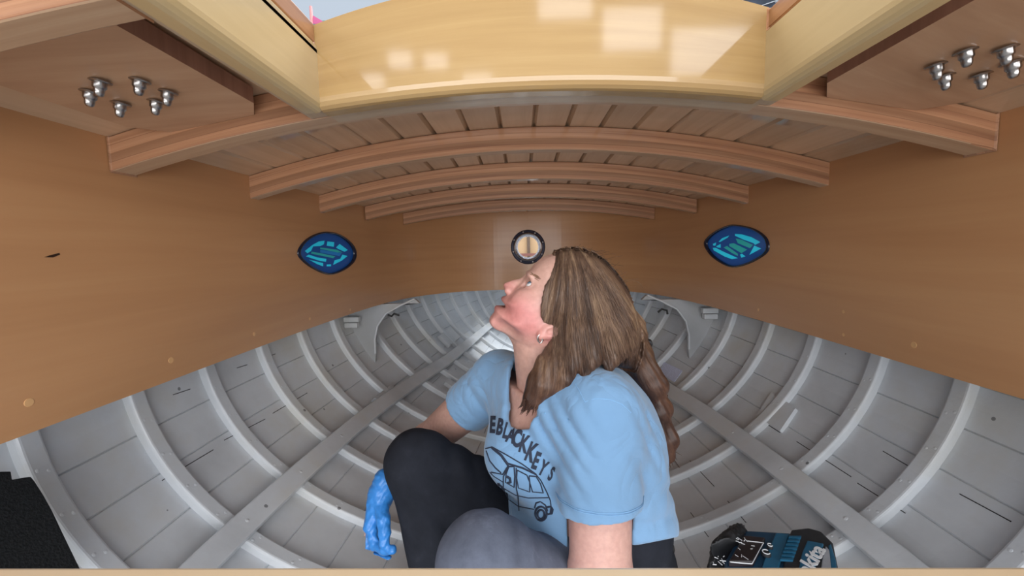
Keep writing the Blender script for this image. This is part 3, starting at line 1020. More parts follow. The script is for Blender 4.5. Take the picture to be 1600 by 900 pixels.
# ------------------------------------------------------------------ implicit-surface modelling for the person
class Field:
    """signed distance on a regular grid; primitives are blended in with a smooth union"""
    def __init__(s, lo, hi, h):
        s.lo = np.asarray(lo, float); s.h = h
        n = np.ceil((np.asarray(hi, float) - s.lo) / h).astype(int) + 1
        s.ax = [s.lo[i] + h * np.arange(n[i]) for i in range(3)]
        s.X = s.ax[0][:, None, None]; s.Y = s.ax[1][None, :, None]; s.Z = s.ax[2][None, None, :]
        s.F = np.full(tuple(n), 1.0, dtype=np.float32)
    def near(s, lo, hi):
        sl = []
        for i in range(3):
            a = int(np.clip(np.floor((lo[i] - s.lo[i]) / s.h), 0, len(s.ax[i]))); b = int(np.clip(np.ceil((hi[i] - s.lo[i]) / s.h) + 1, 0, len(s.ax[i])))
            sl.append(slice(a, b))
        return tuple(sl)
    def sub(s, sl):
        return s.X[sl[0]], s.Y[:, sl[1]], s.Z[:, :, sl[2]]
    def put(s, sl, d, k, cut=False):
        a = s.F[sl]
        if cut:
            d = -d; h = np.clip(.5 - .5 * (d - a) / k, 0, 1) if k > 0 else None
            # smooth intersection of a with -prim
            if k > 0:
                m = np.clip(.5 - .5 * (d - a) / k, 0, 1); r = d * (1 - m) + a * m + k * m * (1 - m)
            else: r = np.maximum(a, d)
        else:
            if k > 0:
                m = np.clip(.5 + .5 * (d - a) / k, 0, 1); r = d * (1 - m) + a * m - k * m * (1 - m)
            else: r = np.minimum(a, d)
        s.F[sl] = r.astype(np.float32)
    def cone(s, a, b, ra, rb, k=.02, cut=False, flat=None):
        a, b = np.asarray(a, float), np.asarray(b, float)
        R = max(ra, rb) + k + .02
        sl = s.near(np.minimum(a, b) - R, np.maximum(a, b) + R)
        x, y, z = s.sub(sl)
        d = b - a; L = float(d @ d) + 1e-12
        t = np.clip(((x - a[0]) * d[0] + (y - a[1]) * d[1] + (z - a[2]) * d[2]) / L, 0, 1)
        q = np.sqrt((x - a[0] - d[0] * t) ** 2 + (y - a[1] - d[1] * t) ** 2 + (z - a[2] - d[2] * t) ** 2)
        s.put(sl, q - (ra + (rb - ra) * t), k, cut); return s
    def chain(s, pts, rs, k=.01, cut=False):
        for i in range(len(pts) - 1): s.cone(pts[i], pts[i + 1], rs[i], rs[i + 1], k, cut)
        return s
    def ell(s, c, r, axes=None, k=.02, cut=False):
        c, r = np.asarray(c, float), np.asarray(r, float)
        A = np.eye(3) if axes is None else np.asarray(axes, float)
        R = r.max() + k + .02
        sl = s.near(c - R, c + R)
        x, y, z = s.sub(sl)
        p = [(x - c[0]) * A[i][0] + (y - c[1]) * A[i][1] + (z - c[2]) * A[i][2] for i in range(3)]
        k0 = np.sqrt(sum((p[i] / r[i]) ** 2 for i in range(3)))
        k1 = np.sqrt(sum((p[i] / r[i] ** 2) ** 2 for i in range(3))) + 1e-9
        s.put(sl, np.where(k0 < 1e-4, -r.min(), k0 * (k0 - 1) / k1), k, cut); return s
    def plane(s, p, n, k=0.0):
        """keep the side that n points away from"""
        p, n = np.asarray(p, float), np.asarray(n, float); n = n / np.linalg.norm(n)
        d = -((s.X - p[0]) * n[0] + (s.Y - p[1]) * n[1] + (s.Z - p[2]) * n[2])
        s.put((slice(None),) * 3, d, k, cut=True); return s
    def poly2d(s, pts):
        """signed distance to a polygon in the x-z plane, on the grid's x and z"""
        X, Z = np.meshgrid(s.ax[0], s.ax[2], indexing='ij')
        d2 = np.full(X.shape, 1e9); inside = np.zeros(X.shape, bool)
        n = len(pts)
        for i in range(n):
            a, b = np.asarray(pts[i], float), np.asarray(pts[(i + 1) % n], float)
            e = b - a; L = e @ e + 1e-15
            t = np.clip(((X - a[0]) * e[0] + (Z - a[1]) * e[1]) / L, 0, 1)
            d2 = np.minimum(d2, (X - a[0] - e[0] * t) ** 2 + (Z - a[1] - e[1] * t) ** 2)
            c = (a[1] > Z) != (b[1] > Z)
            xi = a[0] + (Z - a[1]) * e[0] / (e[1] if abs(e[1]) > 1e-12 else 1e-12)
            inside ^= c & (X < xi)
        d = np.sqrt(d2)
        return np.where(inside, -d, d)
    def inflate(s, pts, yc, R, wmax, k=.006):
        """solid whose outline in the x-z plane is the polygon and whose half width follows an elliptic rounding"""
        d = s.poly2d(pts)
        q = np.clip(-d / R, 0, 1)
        w = np.where(d < 0, wmax * np.sqrt(np.clip(1 - (1 - q) ** 2, 0, 1)), 0)[:, None, :]
        d = d[:, None, :]
        g = np.where(d < 0, np.maximum((np.abs(s.Y - yc) - w) * .7, d), np.sqrt(d ** 2 + (s.Y - yc) ** 2))
        s.put((slice(None),) * 3, g, k); return s
    def blur(s, n=1):
        for _ in range(n):
            for ax in range(3):
                F = s.F; G = np.pad(F, [(1, 1) if i == ax else (0, 0) for i in range(3)], mode='edge')
                sl = lambda o: tuple(slice(o, o + F.shape[i]) if i == ax else slice(None) for i in range(3))
                s.F = (.25 * G[sl(0)] + .5 * G[sl(1)] + .25 * G[sl(2)]).astype(np.float32)
        return s
    def mesh(s, pad=True):
        F = s.F.copy()
        if pad:
            F[0] = F[-1] = .01; F[:, 0] = F[:, -1] = .01; F[:, :, 0] = F[:, :, -1] = .01
        nx, ny, nz = F.shape
        S = F < 0
        cs = [S[a:nx - 1 + a, b:ny - 1 + b, c:nz - 1 + c] for a in (0, 1) for b in (0, 1) for c in (0, 1)]
        cnt = sum(c.astype(np.int8) for c in cs)
        act = (cnt > 0) & (cnt < 8)
        I = np.argwhere(act)
        idx = np.full(act.shape, -1, np.int64); idx[act] = np.arange(len(I))
        acc = np.zeros((len(I), 3)); num = np.zeros(len(I))
        cor = [(a, b, c) for a in (0, 1) for b in (0, 1) for c in (0, 1)]
        val = {c: F[I[:, 0] + c[0], I[:, 1] + c[1], I[:, 2] + c[2]].astype(float) for c in cor}
        for i, p in enumerate(cor):
            for q in cor[i + 1:]:
                if sum(abs(p[j] - q[j]) for j in range(3)) != 1: continue
                f0, f1 = val[p], val[q]
                m = (f0 < 0) != (f1 < 0)
                t = np.where(m, f0 / np.where(m, f0 - f1, 1), 0)
                pt = np.array(p) + t[:, None] * (np.array(q) - np.array(p))
                acc += np.where(m[:, None], pt, 0); num += m
        V = s.lo + s.h * (I + acc / num[:, None])
        quads = []
        for ax in range(3):
            u, v = [i for i in range(3) if i != ax]
            a = S[tuple(slice(0, -1) if i == ax else slice(1, -1) for i in range(3))]
            b = S[tuple(slice(1, None) if i == ax else slice(1, -1) for i in range(3))]
            E = np.argwhere(a != b)
            sg = a[tuple(E.T)]
            E = E + np.array([0 if i == ax else 1 for i in range(3)])
            def cell(du, dv):
                c = E.copy(); c[:, u] -= du; c[:, v] -= dv
                return idx[c[:, 0], c[:, 1], c[:, 2]]
            q = np.stack([cell(1, 1), cell(0, 1), cell(0, 0), cell(1, 0)], 1)
            flip = sg if ax != 1 else ~sg
            q[~flip] = q[~flip][:, ::-1]
            quads.append(q)
        return V, np.concatenate(quads)

def relax(V, Q, n=2, lam=.5):
    for _ in range(n):
        acc = np.zeros_like(V); num = np.zeros(len(V))
        for i in range(4):
            a, b = Q[:, i], Q[:, (i + 1) % 4]
            np.add.at(acc, a, V[b]); np.add.at(num, a, 1); np.add.at(acc, b, V[a]); np.add.at(num, b, 1)
        V = V + lam * (acc / np.maximum(num, 1)[:, None] - V)
    return V

def mesh_obj(name, V, Q, mat, parent=None, colors=None):
    me = bpy.data.meshes.new(name)
    me.vertices.add(len(V)); me.vertices.foreach_set('co', np.asarray(V, np.float32).ravel())
    me.loops.add(Q.size); me.loops.foreach_set('vertex_index', Q.astype(np.int32).ravel())
    me.polygons.add(len(Q)); me.polygons.foreach_set('loop_start', np.arange(0, Q.size, 4, dtype=np.int32)); me.polygons.foreach_set('loop_total', np.full(len(Q), 4, np.int32))
    me.update(calc_edges=True); me.validate()
    me.polygons.foreach_set('use_smooth', [True] * len(me.polygons))
    if colors is not None:
        ca = me.color_attributes.new('tone', 'FLOAT_COLOR', 'POINT')
        ca.data.foreach_set('color', np.c_[colors, np.ones(len(V))].astype(np.float32).ravel())
    o = bpy.data.objects.new(name, me); C.objects.link(o); me.materials.append(mat)
    if parent is not None: adopt(o, parent)
    return o

# ------------------------------------------------------------------ the person
YH = 0.78                                    # depth of the head's middle plane
hp = lambda px, py, y=YH: P(px, py, y)
h2 = lambda px, py: (P(px, py, YH)[0], P(px, py, YH)[2])
PX = YH / F_PX                                # metres per pixel on that plane
N3 = np.array([-.77, 0, .64]); U3 = np.array([.64, 0, .77]); L3 = np.array([0, -1.0, 0])   # face forward, face up, near side

SHL, SHR = P(936, 646, .665), P(782, 592, .90)          # shoulder joints, near and far
ELL, WRL = P(938, 905, .62), np.array([.115, .60, .245])
ELR, WRR = P(668, 690, 1.02), P(600, 762, .85)
HIPL, HIPR = np.array([.115, .72, .245]), np.array([.10, .90, .245])
KNL, KNR = P(758, 880, .60), P(652, 722, .84)
ANL, ANR = np.array([.08, .66, .165]), np.array([-.20, .80, .175])
WAIST = P(925, 815, .80); CHEST = P(893, 672, .79)
sh_ax = (SHL - SHR) / np.linalg.norm(SHL - SHR)
FW = np.array([-.80, -.60, 0.0]); FW -= sh_ax * (FW @ sh_ax); FW /= np.linalg.norm(FW)
UPT = np.cross(sh_ax, FW); UPT = UPT if UPT[2] > 0 else -UPT
TA = [sh_ax, FW, UPT]

def torso(f, g=0.0, k=.05):
    f.ell(CHEST, (.165 + g, .120 + g, .15 + g), TA, k)
    f.ell(P(915, 795, .80), (.165 + g, .142 + g, .15 + g), TA, k)
    f.ell(P(820, 705, .74), (.070 + g, .07 + g, .068 + g), None, .05)      # bust
    f.ell(P(816, 692, .83), (.062 + g, .06 + g, .065 + g), None, .05)
    f.ell(P(926, 700, .80), (.145 + g, .088 + g, .15 + g), TA, k)           # upper back
    f.cone(SHL, SHR, .060 + g, .056 + g, .05)
    f.ell(P(953, 808, .80), (.12 + g, .078 + g, .10 + g), TA, .05)
    return f

def arm_l(f, g=0.0, k=.02):
    f.cone(SHL, ELL, .052 + g, .0475 + g, k).cone(ELL, WRL, .046 + g, .028 + g, k); return f
def arm_r(f, g=0.0, k=.02):
    f.cone(SHR, ELR, .054 + g, .042 + g, k).cone(ELR, WRR, .042 + g, .021 + g, k); return f

def hand_chains(side):
    """wrist, palm and five fingers as joint chains with radii"""
    if side == 'r':
        w = P(598, 766, .85)
        mc = [P(579, 822, .812), P(571, 828, .83), P(571, 836, .85), P(575, 842, .868)]
        fing = [[mc[0], P(586, 851, .800), P(600, 859, .785), P(613, 859, .776)],
                [mc[1], P(576, 861, .818), P(589, 872, .798), P(607, 875, .786)],
                [mc[2], P(574, 866, .845), P(584, 877, .825), P(597, 881, .812)],
                [mc[3], P(572, 862, .868), P(575, 873, .855), P(581, 877, .845)]]
        thumb = [P(594, 783, .835), P(599, 812, .802), P(601, 832, .788), P(600, 850, .780)]
    else:
        w = np.array(WRL)
        d = np.array([-.5, -.55, 0]); d /= np.linalg.norm(d); s = np.array([-.74, .67, 0])
        base = w + np.array([0, 0, -.03])
        mc = [base + d * .075 + s * o + np.array([0, 0, -.035]) for o in (.03, .010, -.010, -.028)]
        ln = (.034, .038, .035, .027)
        fing = [[m, m + d * l + np.array([0, 0, -.012]), m + d * l * 1.7 + np.array([0, 0, -.02]), m + d * l * 2.2 + np.array([0, 0, -.024])] for m, l in zip(mc, ln)]
        thumb = [w + s * .02 + d * .015 + np.array([0, 0, -.02]), w + s * .045 + d * .035 + np.array([0, 0, -.04]), w + s * .06 + d * .06 + np.array([0, 0, -.055]), w + s * .064 + d * .08 + np.array([0, 0, -.06])]
    return w, mc, fing, thumb

def hand(f, side, g=0.0, k=.006):
    w, mc, fing, thumb = hand_chains(side)
    for i, m in enumerate(mc):
        f.cone(w + (m - w) * .12, m, .0185 + g, .0128 + g, .012)
    rr = [(.0098, .0088, .0078, .0066), (.0100, .0090, .0080, .0068), (.0095, .0086, .0076, .0064), (.0082, .0074, .0066, .0056)]
    for ch, r in zip(fing, rr): f.chain(ch, [x + g for x in r], k)
    f.cone(w + (thumb[0] - w) * .4, thumb[0], .015 + g, .0145 + g, .012)
    f.chain(thumb, [.0145 + g, .0115 + g, .0098 + g, .0080 + g], k)
    return f

# face profile without the nose, traced along the middle of the head
FACE = [(872, 396), (860, 397), (848, 401.5), (840, 407), (833, 414), (826.5, 423), (821, 431), (817, 437), (808, 446), (798, 456), (791.5, 461), (786, 464.5), (784.3, 468), (786, 472.5),
        (789, 476.5), (784, 477.2), (776.5, 477.8), (773, 481), (773.2, 485), (770, 489.5), (766, 494), (764, 499), (764.3, 504), (768, 510), (775, 515.5), (786, 520), (800, 526), (818, 533), (838, 541), (860, 547),
        (890, 550), (930, 545), (958, 522), (975, 490), (972, 452), (952, 422), (922, 402), (893, 394)]
NOSE = [(822, 429), (814, 434.5), (804, 436.5), (796, 438.8), (789, 441.5), (785.8, 445), (786.2, 448.5), (789, 452), (793, 456), (798, 460), (806, 458), (815, 450), (824, 440)]

def head(f):
    f.inflate([h2(*p) for p in FACE], YH, .052, .070, .004)
    # jaw narrows to the chin
    f.inflate([h2(*p) for p in NOSE], YH, .016, .0115, .007)
    for s in (-1, 1):
        y = YH + s * .0
        f.ell(hp(795, 453.5) + L3 * s * .0105, (.0085, .0085, .0075), None, .006)                 # nostril wings
        f.ell(hp(790.5, 454.5) + L3 * s * .0062, (.0048, .0030, .0036), [N3, L3, U3], .002, cut=True)
        f.ell(hp(823, 446) + L3 * s * .037, (.015, .0185, .0125), [N3, L3, U3], .010, cut=True)      # eye sockets
        f.ell(hp(829.5, 430) + L3 * s * .030, (.010, .022, .0065), [N3, L3, U3], .010)                # brow ridge
        f.ell(hp(822, 470) + L3 * s * .043, (.026, .018, .022), [N3, L3, U3], .02)                # cheek
        e = hp(831.5, 445.5) + L3 * s * .0375
        f.ell(e, (.0132, .0142, .0132), [N3, L3, U3], .004)                                          # lids
        f.ell(e + N3 * .0115 + U3 * .001 + L3 * s * .0035, (.0075, .0125, .0046), [N3, L3, U3], .0012, cut=True)
        f.ell(hp(788, 515) + L3 * s * .045, (.040, .026, .020), [N3, L3, U3], .018, cut=True)           # narrows the jaw line
    # lips and open mouth
    f.ell(hp(787.5, 467.5), (.0062, .021, .0042), [N3, L3, U3], .004)
    f.ell(hp(777.5, 482), (.0066, .018, .0048), [N3, L3, U3], .004)
    f.ell(hp(789, 477.0), (.013, .017, .0034), [N3, L3, U3], .002, cut=True)
    # ears
    for s in (-1, 1):
        c = P(859, 519, .71) if s > 0 else P(859, 519, .71) * (1, 0, 1) + (0, .85, 0)
        ax = [np.array([.93, -.2, .25]), np.array([.1, 1., .2]), np.array([-.25, -.2, .93])]
        f.ell(c, (.0195, .0075, .013), ax, .004)
        f.ell(c + np.array([.004, -.007 * s, .002]), (.011, .006, .0062), ax, .002, cut=True)
        f.ell(c + np.array([-.014, -.002 * s, -.006]), (.0085, .0055, .0075), ax, .004)
    return f

def neck(f, k=.03):
    f.cone(hp(846, 530), P(862, 640, .79), .054, .062, k)
    f.cone(hp(880, 520), P(895, 640, .80), .058, .066, k)
    return f

NECK_CUT = (hp(840, 612), np.array([-.25, -.1, -1.0]))
person = empty('person', (.12, .78, .14))
tag(person, 'person in a light blue printed t-shirt sitting in the hull, looking up', 'person')

# --- skin, coarse below the collar, fine above it, one mesh
fb = Field((-.40, .45, .10), (.40, 1.12, .86), .006)
torso(fb, -.012); arm_l(fb); arm_r(fb); neck(fb, .03)
fb.cone(HIPL, KNL, .075, .050, .03).cone(KNL, ANL, .048, .032, .02).cone(HIPR, KNR, .075, .05, .03).cone(KNR, ANR, .046, .032, .02)
fb.ell((.125, .80, .26), (.13, .13, .10), None, .05)
hand(fb, 'l', 0, .006)
hand(fb, 'r', -.0075, .004)
fb.plane(NECK_CUT[0], -NECK_CUT[1])
VB, QB = fb.mesh(); VB = relax(VB, QB, 2)
fh = Field(P(745, 660, .66) * (1, 0, 1) + (0, .66, 0), P(1000, 375, .9) * (1, 0, 1) + (0, .90, 0), .0018)
head(fh); fh.blur(2); neck(fh, .022)
fh.plane(NECK_CUT[0] + NECK_CUT[1] * .01, NECK_CUT[1])
VH, QH = fh.mesh(); VH = relax(VH, QH, 1, .4)
V = np.r_[VB, VH]; Q = np.r_[QB, QH + len(VB)]

def blob(c, r): return np.exp(-np.sum(((V - np.asarray(c)) / np.asarray(r)) ** 2, axis=1))[:, None]
skin = np.array([.54, .325, .265]); pink = np.array([.54, .195, .185]); lip = np.array([.36, .095, .10])
col = np.repeat(skin[None], len(V), 0)
fw = np.clip(blob(hp(806, 478) + L3 * .05, (.040, .06, .034)) + .8 * blob(hp(792, 447), (.018, .02, .014)) + .6 * blob(hp(775, 500), (.02, .04, .02)) + .8 * blob(hp(830, 500) + L3 * .05, (.03, .05, .03)) + .7 * blob(hp(858, 518) + L3 * .07, (.02, .02, .014)), 0, 1)
col = col * (1 - fw * .85) + pink * fw * .85
for c, r in ((hp(786.5, 467.5), (.0075, .019, .0052)), (hp(776, 481.5), (.0075, .017, .0055))):
    w = np.clip(blob(c, r) * 1.5, 0, 1); col = col * (1 - w) + lip * w
w = np.clip(blob(hp(790, 477), (.008, .015, .0028)) * 1.4, 0, 1); col = col * (1 - w) + np.array([.16, .04, .04]) * w
w = np.clip(blob(P(900, 830, .62), (.09, .12, .2)), 0, 1) * .35; col = col * (1 - w) + np.array([.66, .36, .33]) * w

t = NT('skin')
at = t.n('ShaderNodeVertexColor', layer_name='tone')
tc = t.n('ShaderNodeTexCoord'); nz = t.n('ShaderNodeTexNoise', i_Scale=120.0, i_Detail=4.0); t.l(tc.outputs['Object'], nz.inputs['Vector'])
k = t.ramp(nz.outputs[0], [(0.3, (.90, .86, .85)), (0.65, (1.04, 1.03, 1.02))])
t.l(t.mix(1.0, at.outputs[0], k, 'MULTIPLY'), t.b.inputs['Base Color'])
t.P(Roughness=.48); t.b.inputs['Subsurface Weight'].default_value = .12; t.b.inputs['Subsurface Radius'].default_value = (.012, .005, .003); t.b.inputs['Subsurface Scale'].default_value = .5
t.bump(nz.outputs[0], .08, .001)
body = mesh_obj('body', V, Q, t.m, person, col)

# --- eyes, brows, teeth line, ear ring
t = NT('eye_white_and_iris')
tc = t.n('ShaderNodeTexCoord'); s_ = t.n('ShaderNodeSeparateXYZ'); t.l(tc.outputs['Object'], s_.inputs[0])
rad = t.math('SQRT', t.math('ADD', t.math('POWER', s_.outputs[0], 2.0), t.math('POWER', s_.outputs[1], 2.0)))
cfac = t.math('MULTIPLY', rad, 1 / .012)
c_ = t.ramp(cfac, [(0.0, (.01, .01, .012)), (.19, (.01, .01, .012)), (.22, (.10, .15, .20)), (.46, (.14, .20, .26)), (.50, (.03, .04, .05)), (.54, (.60, .57, .56))])
zz_ = t.math('GREATER_THAN', s_.outputs[2], 0.0)
t.l(t.mix(zz_, (.60, .57, .56), c_), t.b.inputs['Base Color']); t.P(Roughness=.12)
EYE = t.m
for s in (-1, 1):
    e = hp(831.5, 445.5) + L3 * s * .0375
    bm = bmesh.new(); bmesh.ops.create_uvsphere(bm, u_segments=28, v_segments=18, radius=.0118)
    me = bpy.data.meshes.new('eye'); bm.to_mesh(me); bm.free(); me.polygons.foreach_set('use_smooth', [True] * len(me.polygons)); me.materials.append(EYE)
    o = bpy.data.objects.new('eye', me); C.objects.link(o)
    gaze = Vector(tuple(N3 * .82 + U3 * .42 + L3 * s * .22)).normalized()
    o.matrix_world = Matrix.Translation(Vector(e)) @ gaze.to_track_quat('Z', 'Y').to_matrix().to_4x4()
    o.parent = person; o.matrix_parent_inverse = Matrix.Translation(person.location).inverted()
BODY_BVH = BVHTree.FromPolygons([tuple(p) for p in VH], [tuple(q) for q in QH])
def skin_pt(p, s, lift=.0006):
    """carry a point of the middle plane sideways on to the face"""
    o = Vector(tuple(np.asarray(p) + L3 * s * .2)); h = BODY_BVH.ray_cast(o, Vector(tuple(-L3 * s)))
    return np.array(h[0]) + L3 * s * lift if h[0] is not None else np.asarray(p) + L3 * s * .05
W['brow'] = plain('brow_hair', (.20, .105, .06), .7)
for s in (-1, 1):
    mb = MB()
    for q in range(46):
        u = rng.random(); v = rng.normal(0, .8)
        c = np.array([826.5 + 12.5 * u + v * .9, 425.0 + 6.5 * u ** 1.6 + 0 - v * 1.0])
        a = skin_pt(hp(c[0], c[1]), s); b = skin_pt(hp(c[0] + 3.2, c[1] + .6 + 1.6 * u), s, .0012)
        if np.linalg.norm(a - b) < .012: mb.tube([a, b], [.00045, .0002], 4)
    adopt(mb.build('eyebrow', W['brow']), person)
    mb = MB()
    e = hp(831.5, 445.5) + L3 * s * .0375
    for q in range(16):                                   # upper lashes
        a_ = -.9 + 1.8 * q / 15
        a = e + N3 * .0118 + U3 * (.0062 - .002 * a_ * a_) + L3 * s * (.0105 * a_ + .0015)
        mb.tube([a, a + N3 * .0045 + U3 * .0045 + L3 * s * .001 * a_], [.0004, .00015], 4)
    adopt(mb.build('eyelashes', W['brow']), person)
mb = MB()
c = P(844, 527, .707)
for q in range(2):
    mb.tube([c + np.array([.0048 * math.cos(a) * (1 - .2 * q), -.002 * q, .0075 * math.sin(a) - .002]) for a in np.linspace(0, 2 * math.pi, 15)], .0011, 6)
adopt(mb.build('earring', W['steel']), person)

# --- t-shirt: a cloth shell over the torso with sleeves
SB = ((-.22, .48, .24), (.40, 1.08, .86), .004)
def fold(F_, p, d, wl, amp, c, r):
    x, y, z = F_.X, F_.Y, F_.Z
    ph = (x * d[0] + y * d[1] + z * d[2]) * (2 * math.pi / wl) + p + 9 * (x - z) + 1.2 * np.sin(37 * x + 23 * z + 15 * y)
    m = np.exp(-(((x - c[0]) / r[0]) ** 2 + ((y - c[1]) / r[1]) ** 2 + ((z - c[2]) / r[2]) ** 2))
    return amp * (1 - 2 * np.abs(np.sin(ph * .5)) ** .8) * m
def wrinkle(F_):
    F_.F = (F_.F + fold(F_, 0, (.80, 0, .60), .028, .0042, P(880, 700, .62), (.05, .09, .09)) + fold(F_, 1, (.25, .2, .95), .040, .0034, P(1000, 790, .72), (.08, .14, .08))
        + fold(F_, 2, (.8, .1, .6), .026, .0030, P(750, 610, .9), (.05, .1, .06)) + fold(F_, .5, (.85, .1, .52), .030, .0042, P(1000, 680, .68), (.04, .1, .10))
        + fold(F_, 2.0, (.82, -.3, .5), .034, .0036, P(830, 640, .70), (.07, .1, .06))).astype(np.float32)
def shirt_solid(g, wr):
    f = Field(*SB)
    torso(f, g)
    f.cone(hp(868, 575), P(880, 650, .79), .062 + g, .085 + g, .04)
    if wr: wrinkle(f)
    return f
def sleeve(g, a, b, ra, rb, frac, wr):
    f = Field(*SB)
    f.cone(a, a + (b - a) * (frac + .2), ra + g, rb + g, .01)
    if wr: wrinkle(f)
    d = (b - a) / np.linalg.norm(b - a)
    f.plane(a + (b - a) * frac, d + np.array([.10, 0, 0]) * (1 if a is SHL else 0))
    return f
dl = (ELL - SHL) / np.linalg.norm(ELL - SHL); se = SHL + (ELL - SHL) * .585
ALL = (slice(None),) * 3
fs = shirt_solid(.0045, True)
HA, HB_, HC = P(990, 853, .64), P(1050, 840, .80), P(990, 853, .64) + np.array([-.3, 0, -.06])
HN = np.cross(HB_ - HA, HC - HA); HN = -HN / np.linalg.norm(HN) if HN[2] > 0 else HN / np.linalg.norm(HN)
fs.plane(HA, HN, 0)                    # hem
fs.put(ALL, sleeve(.0045, SHL, ELL, .060, .0605, .575, True).F, .016)
fs.put(ALL, sleeve(.0045, SHR, ELR, .056, .056, .42, True).F, .016)
fi = shirt_solid(-.0055, False)
fi.put(ALL, sleeve(-.0035, SHL, ELL, .060, .0605, .9, False).F, .016); fi.put(ALL, sleeve(-.0035, SHR, ELR, .056, .056, .8, False).F, .016)
fs.cone(hp(852, 560), P(818, 638, .715), .074, .036, .01, cut=True)
fs.cone(hp(872, 540), hp(862, 592), .076, .072, .01, cut=True)
fs.F = np.maximum(fs.F, -fi.F)
VS, QS = fs.mesh(); VS = relax(VS, QS, 2, .5)
t = NT('light_blue_cotton')
tc = t.n('ShaderNodeTexCoord'); nz = t.n('ShaderNodeTexNoise', i_Scale=240.0, i_Detail=3.0); t.l(tc.outputs['Object'], nz.inputs['Vector'])
n2 = t.n('ShaderNodeTexNoise', i_Scale=11.0, i_Detail=3.0); t.l(tc.outputs['Object'], n2.inputs['Vector'])
c_ = t.mix(n2.outputs[0], (.165, .31, .505), (.20, .35, .54)); t.l(c_, t.b.inputs['Base Color'])
t.P(Roughness=.85); t.b.inputs['Specular IOR Level'].default_value = .15; t.b.inputs['Sheen Weight'].default_value = .25
n3 = t.n('ShaderNodeTexNoise', i_Scale=9.0, i_Detail=2.0, i_Distortion=1.6); t.l(tc.outputs['Object'], n3.inputs['Vector'])
hh = t.math('ADD', t.math('MULTIPLY', nz.outputs[0], .04), t.math('MULTIPLY', t.math('ABSOLUTE', t.math('SUBTRACT', n3.outputs[0], .5)), 1.6))
t.bump(hh, .55, .012)
W['shirt'] = t.m
shirt = mesh_obj('t_shirt', VS, QS, W['shirt'], person)
SHIRT_BVH = BVHTree.FromPolygons([tuple(p) for p in VS], [tuple(q) for q in QS])
def on_shirt(px, py, lift=.0009):
    h = SHIRT_BVH.ray_cast(Vector(CAMP), Vector(ray(px, py)).normalized())
    if h[0] is None: return None
    n = np.array(h[1]); d = np.array(ray(px, py))
    if n @ d > 0: n = -n
    return np.array(h[0]) + n * lift

# rib collar and stitched hems
def ring_on(c, e1, e2, r1, r2, n=48):
    pts = []
    for a in np.linspace(0, 2 * math.pi, n + 1):
        dirv = e1 * math.cos(a) * r1 + e2 * math.sin(a) * r2
        o = c + dirv * 2.2; h = SHIRT_BVH.ray_cast(Vector(tuple(o)), Vector(tuple(-dirv)).normalized(), 2.0 * np.linalg.norm(dirv))
        pts.append(np.array(h[0]) + dirv / np.linalg.norm(dirv) * .0006 if h[0] is not None else c + dirv)
    return [q for q in pts if np.linalg.norm(q - c) < .074]
W['shirt_rib'] = plain('pale_blue_stitching', (.21, .40, .64), .85, 0, .05, 200)
for p, d, off in ((se, dl, -.018), (se, dl, -.021)):
    c = p + d * off
    e1 = np.cross(d, [0, 1, 0.0]); e1 /= np.linalg.norm(e1); e2 = np.cross(d, e1)
    mb = MB(); mb.tube(ring_on(c, e1, e2, .058, .058), .0007, 5); adopt(mb.build('sleeve_stitching', W['shirt_rib']), person)

# --- print on the shirt: band lettering and a line drawing of a van
INK = plain('dark_navy_print', (.018, .026, .05), .8, 0, .2, 300)
def lettering(ch, px, py, h, rot, sx=.62, shear=0.0):
    cu = bpy.data.curves.new('t', 'FONT'); cu.body = ch; cu.size = 1.0; cu.offset = .045; cu.resolution_u = 3; cu.align_x = 'CENTER'
    o = bpy.data.objects.new('t', cu); C.objects.link(o)
    dg = bpy.context.evaluated_depsgraph_get(); dg.update()
    me = bpy.data.meshes.new_from_object(o.evaluated_get(dg))
    bpy.data.objects.remove(o)
    bm = bmesh.new(); bm.from_mesh(me)
    bmesh.ops.triangulate(bm, faces=bm.faces)
    for _ in range(2): bmesh.ops.subdivide_edges(bm, edges=[e for e in bm.edges if e.calc_length() > .12], cuts=1)
    bmesh.ops.triangulate(bm, faces=bm.faces)
    ok = True; V_, = ([],)
    ca, sa = math.cos(rot), math.sin(rot); s = h / .72
    for v in bm.verts:
        lx, ly = v.co.x * s * sx + shear * v.co.y * s, v.co.y * s
        q = on_shirt(px + lx * ca + ly * sa, py + lx * sa - ly * ca)
        if q is None: ok = False; q = np.array([0, 0, 0])
        v.co = Vector(tuple(q))
    bm.to_mesh(me); bm.free()
    if not ok: bpy.data.meshes.remove(me); return
    o = bpy.data.objects.new('print_letter', me); C.objects.link(o); me.materials.append(INK); adopt(o, person)
# baseline point (bottom centre of the letter), height, rotation (clockwise in the picture)
for ch, px, py, h, r in (('H', 760, 672, 23, .02), ('E', 769.5, 675.5, 24, .05), ('B', 779.5, 678.5, 23.5, .18), ('L', 788.5, 684, 22.5, .24), ('A', 796, 690.5, 24, .30), ('C', 805.5, 697, 25, .22), ('K', 815.5, 705.5, 25.5, .27), ('K', 824.8, 719, 28, .38), ('E', 833.5, 731, 25, .36), ('Y', 844, 740.5, 22, .46), ('S', 858, 749, 20, .40)):
    lettering(ch, px, py, h * 1.06, r, .50)
cl = [on_shirt(x_, y_, .0005) for x_, y_ in [(800, 588), (803, 606), (807, 624), (812, 640), (818, 651), (828, 655), (840, 652), (852, 646)]]
mb = MB(); cl = [c for c in cl if c is not None]
if len(cl) > 3: mb.tube(cl, .0012, 6); adopt(mb.build('collar_stitching', W['shirt_rib']), person)
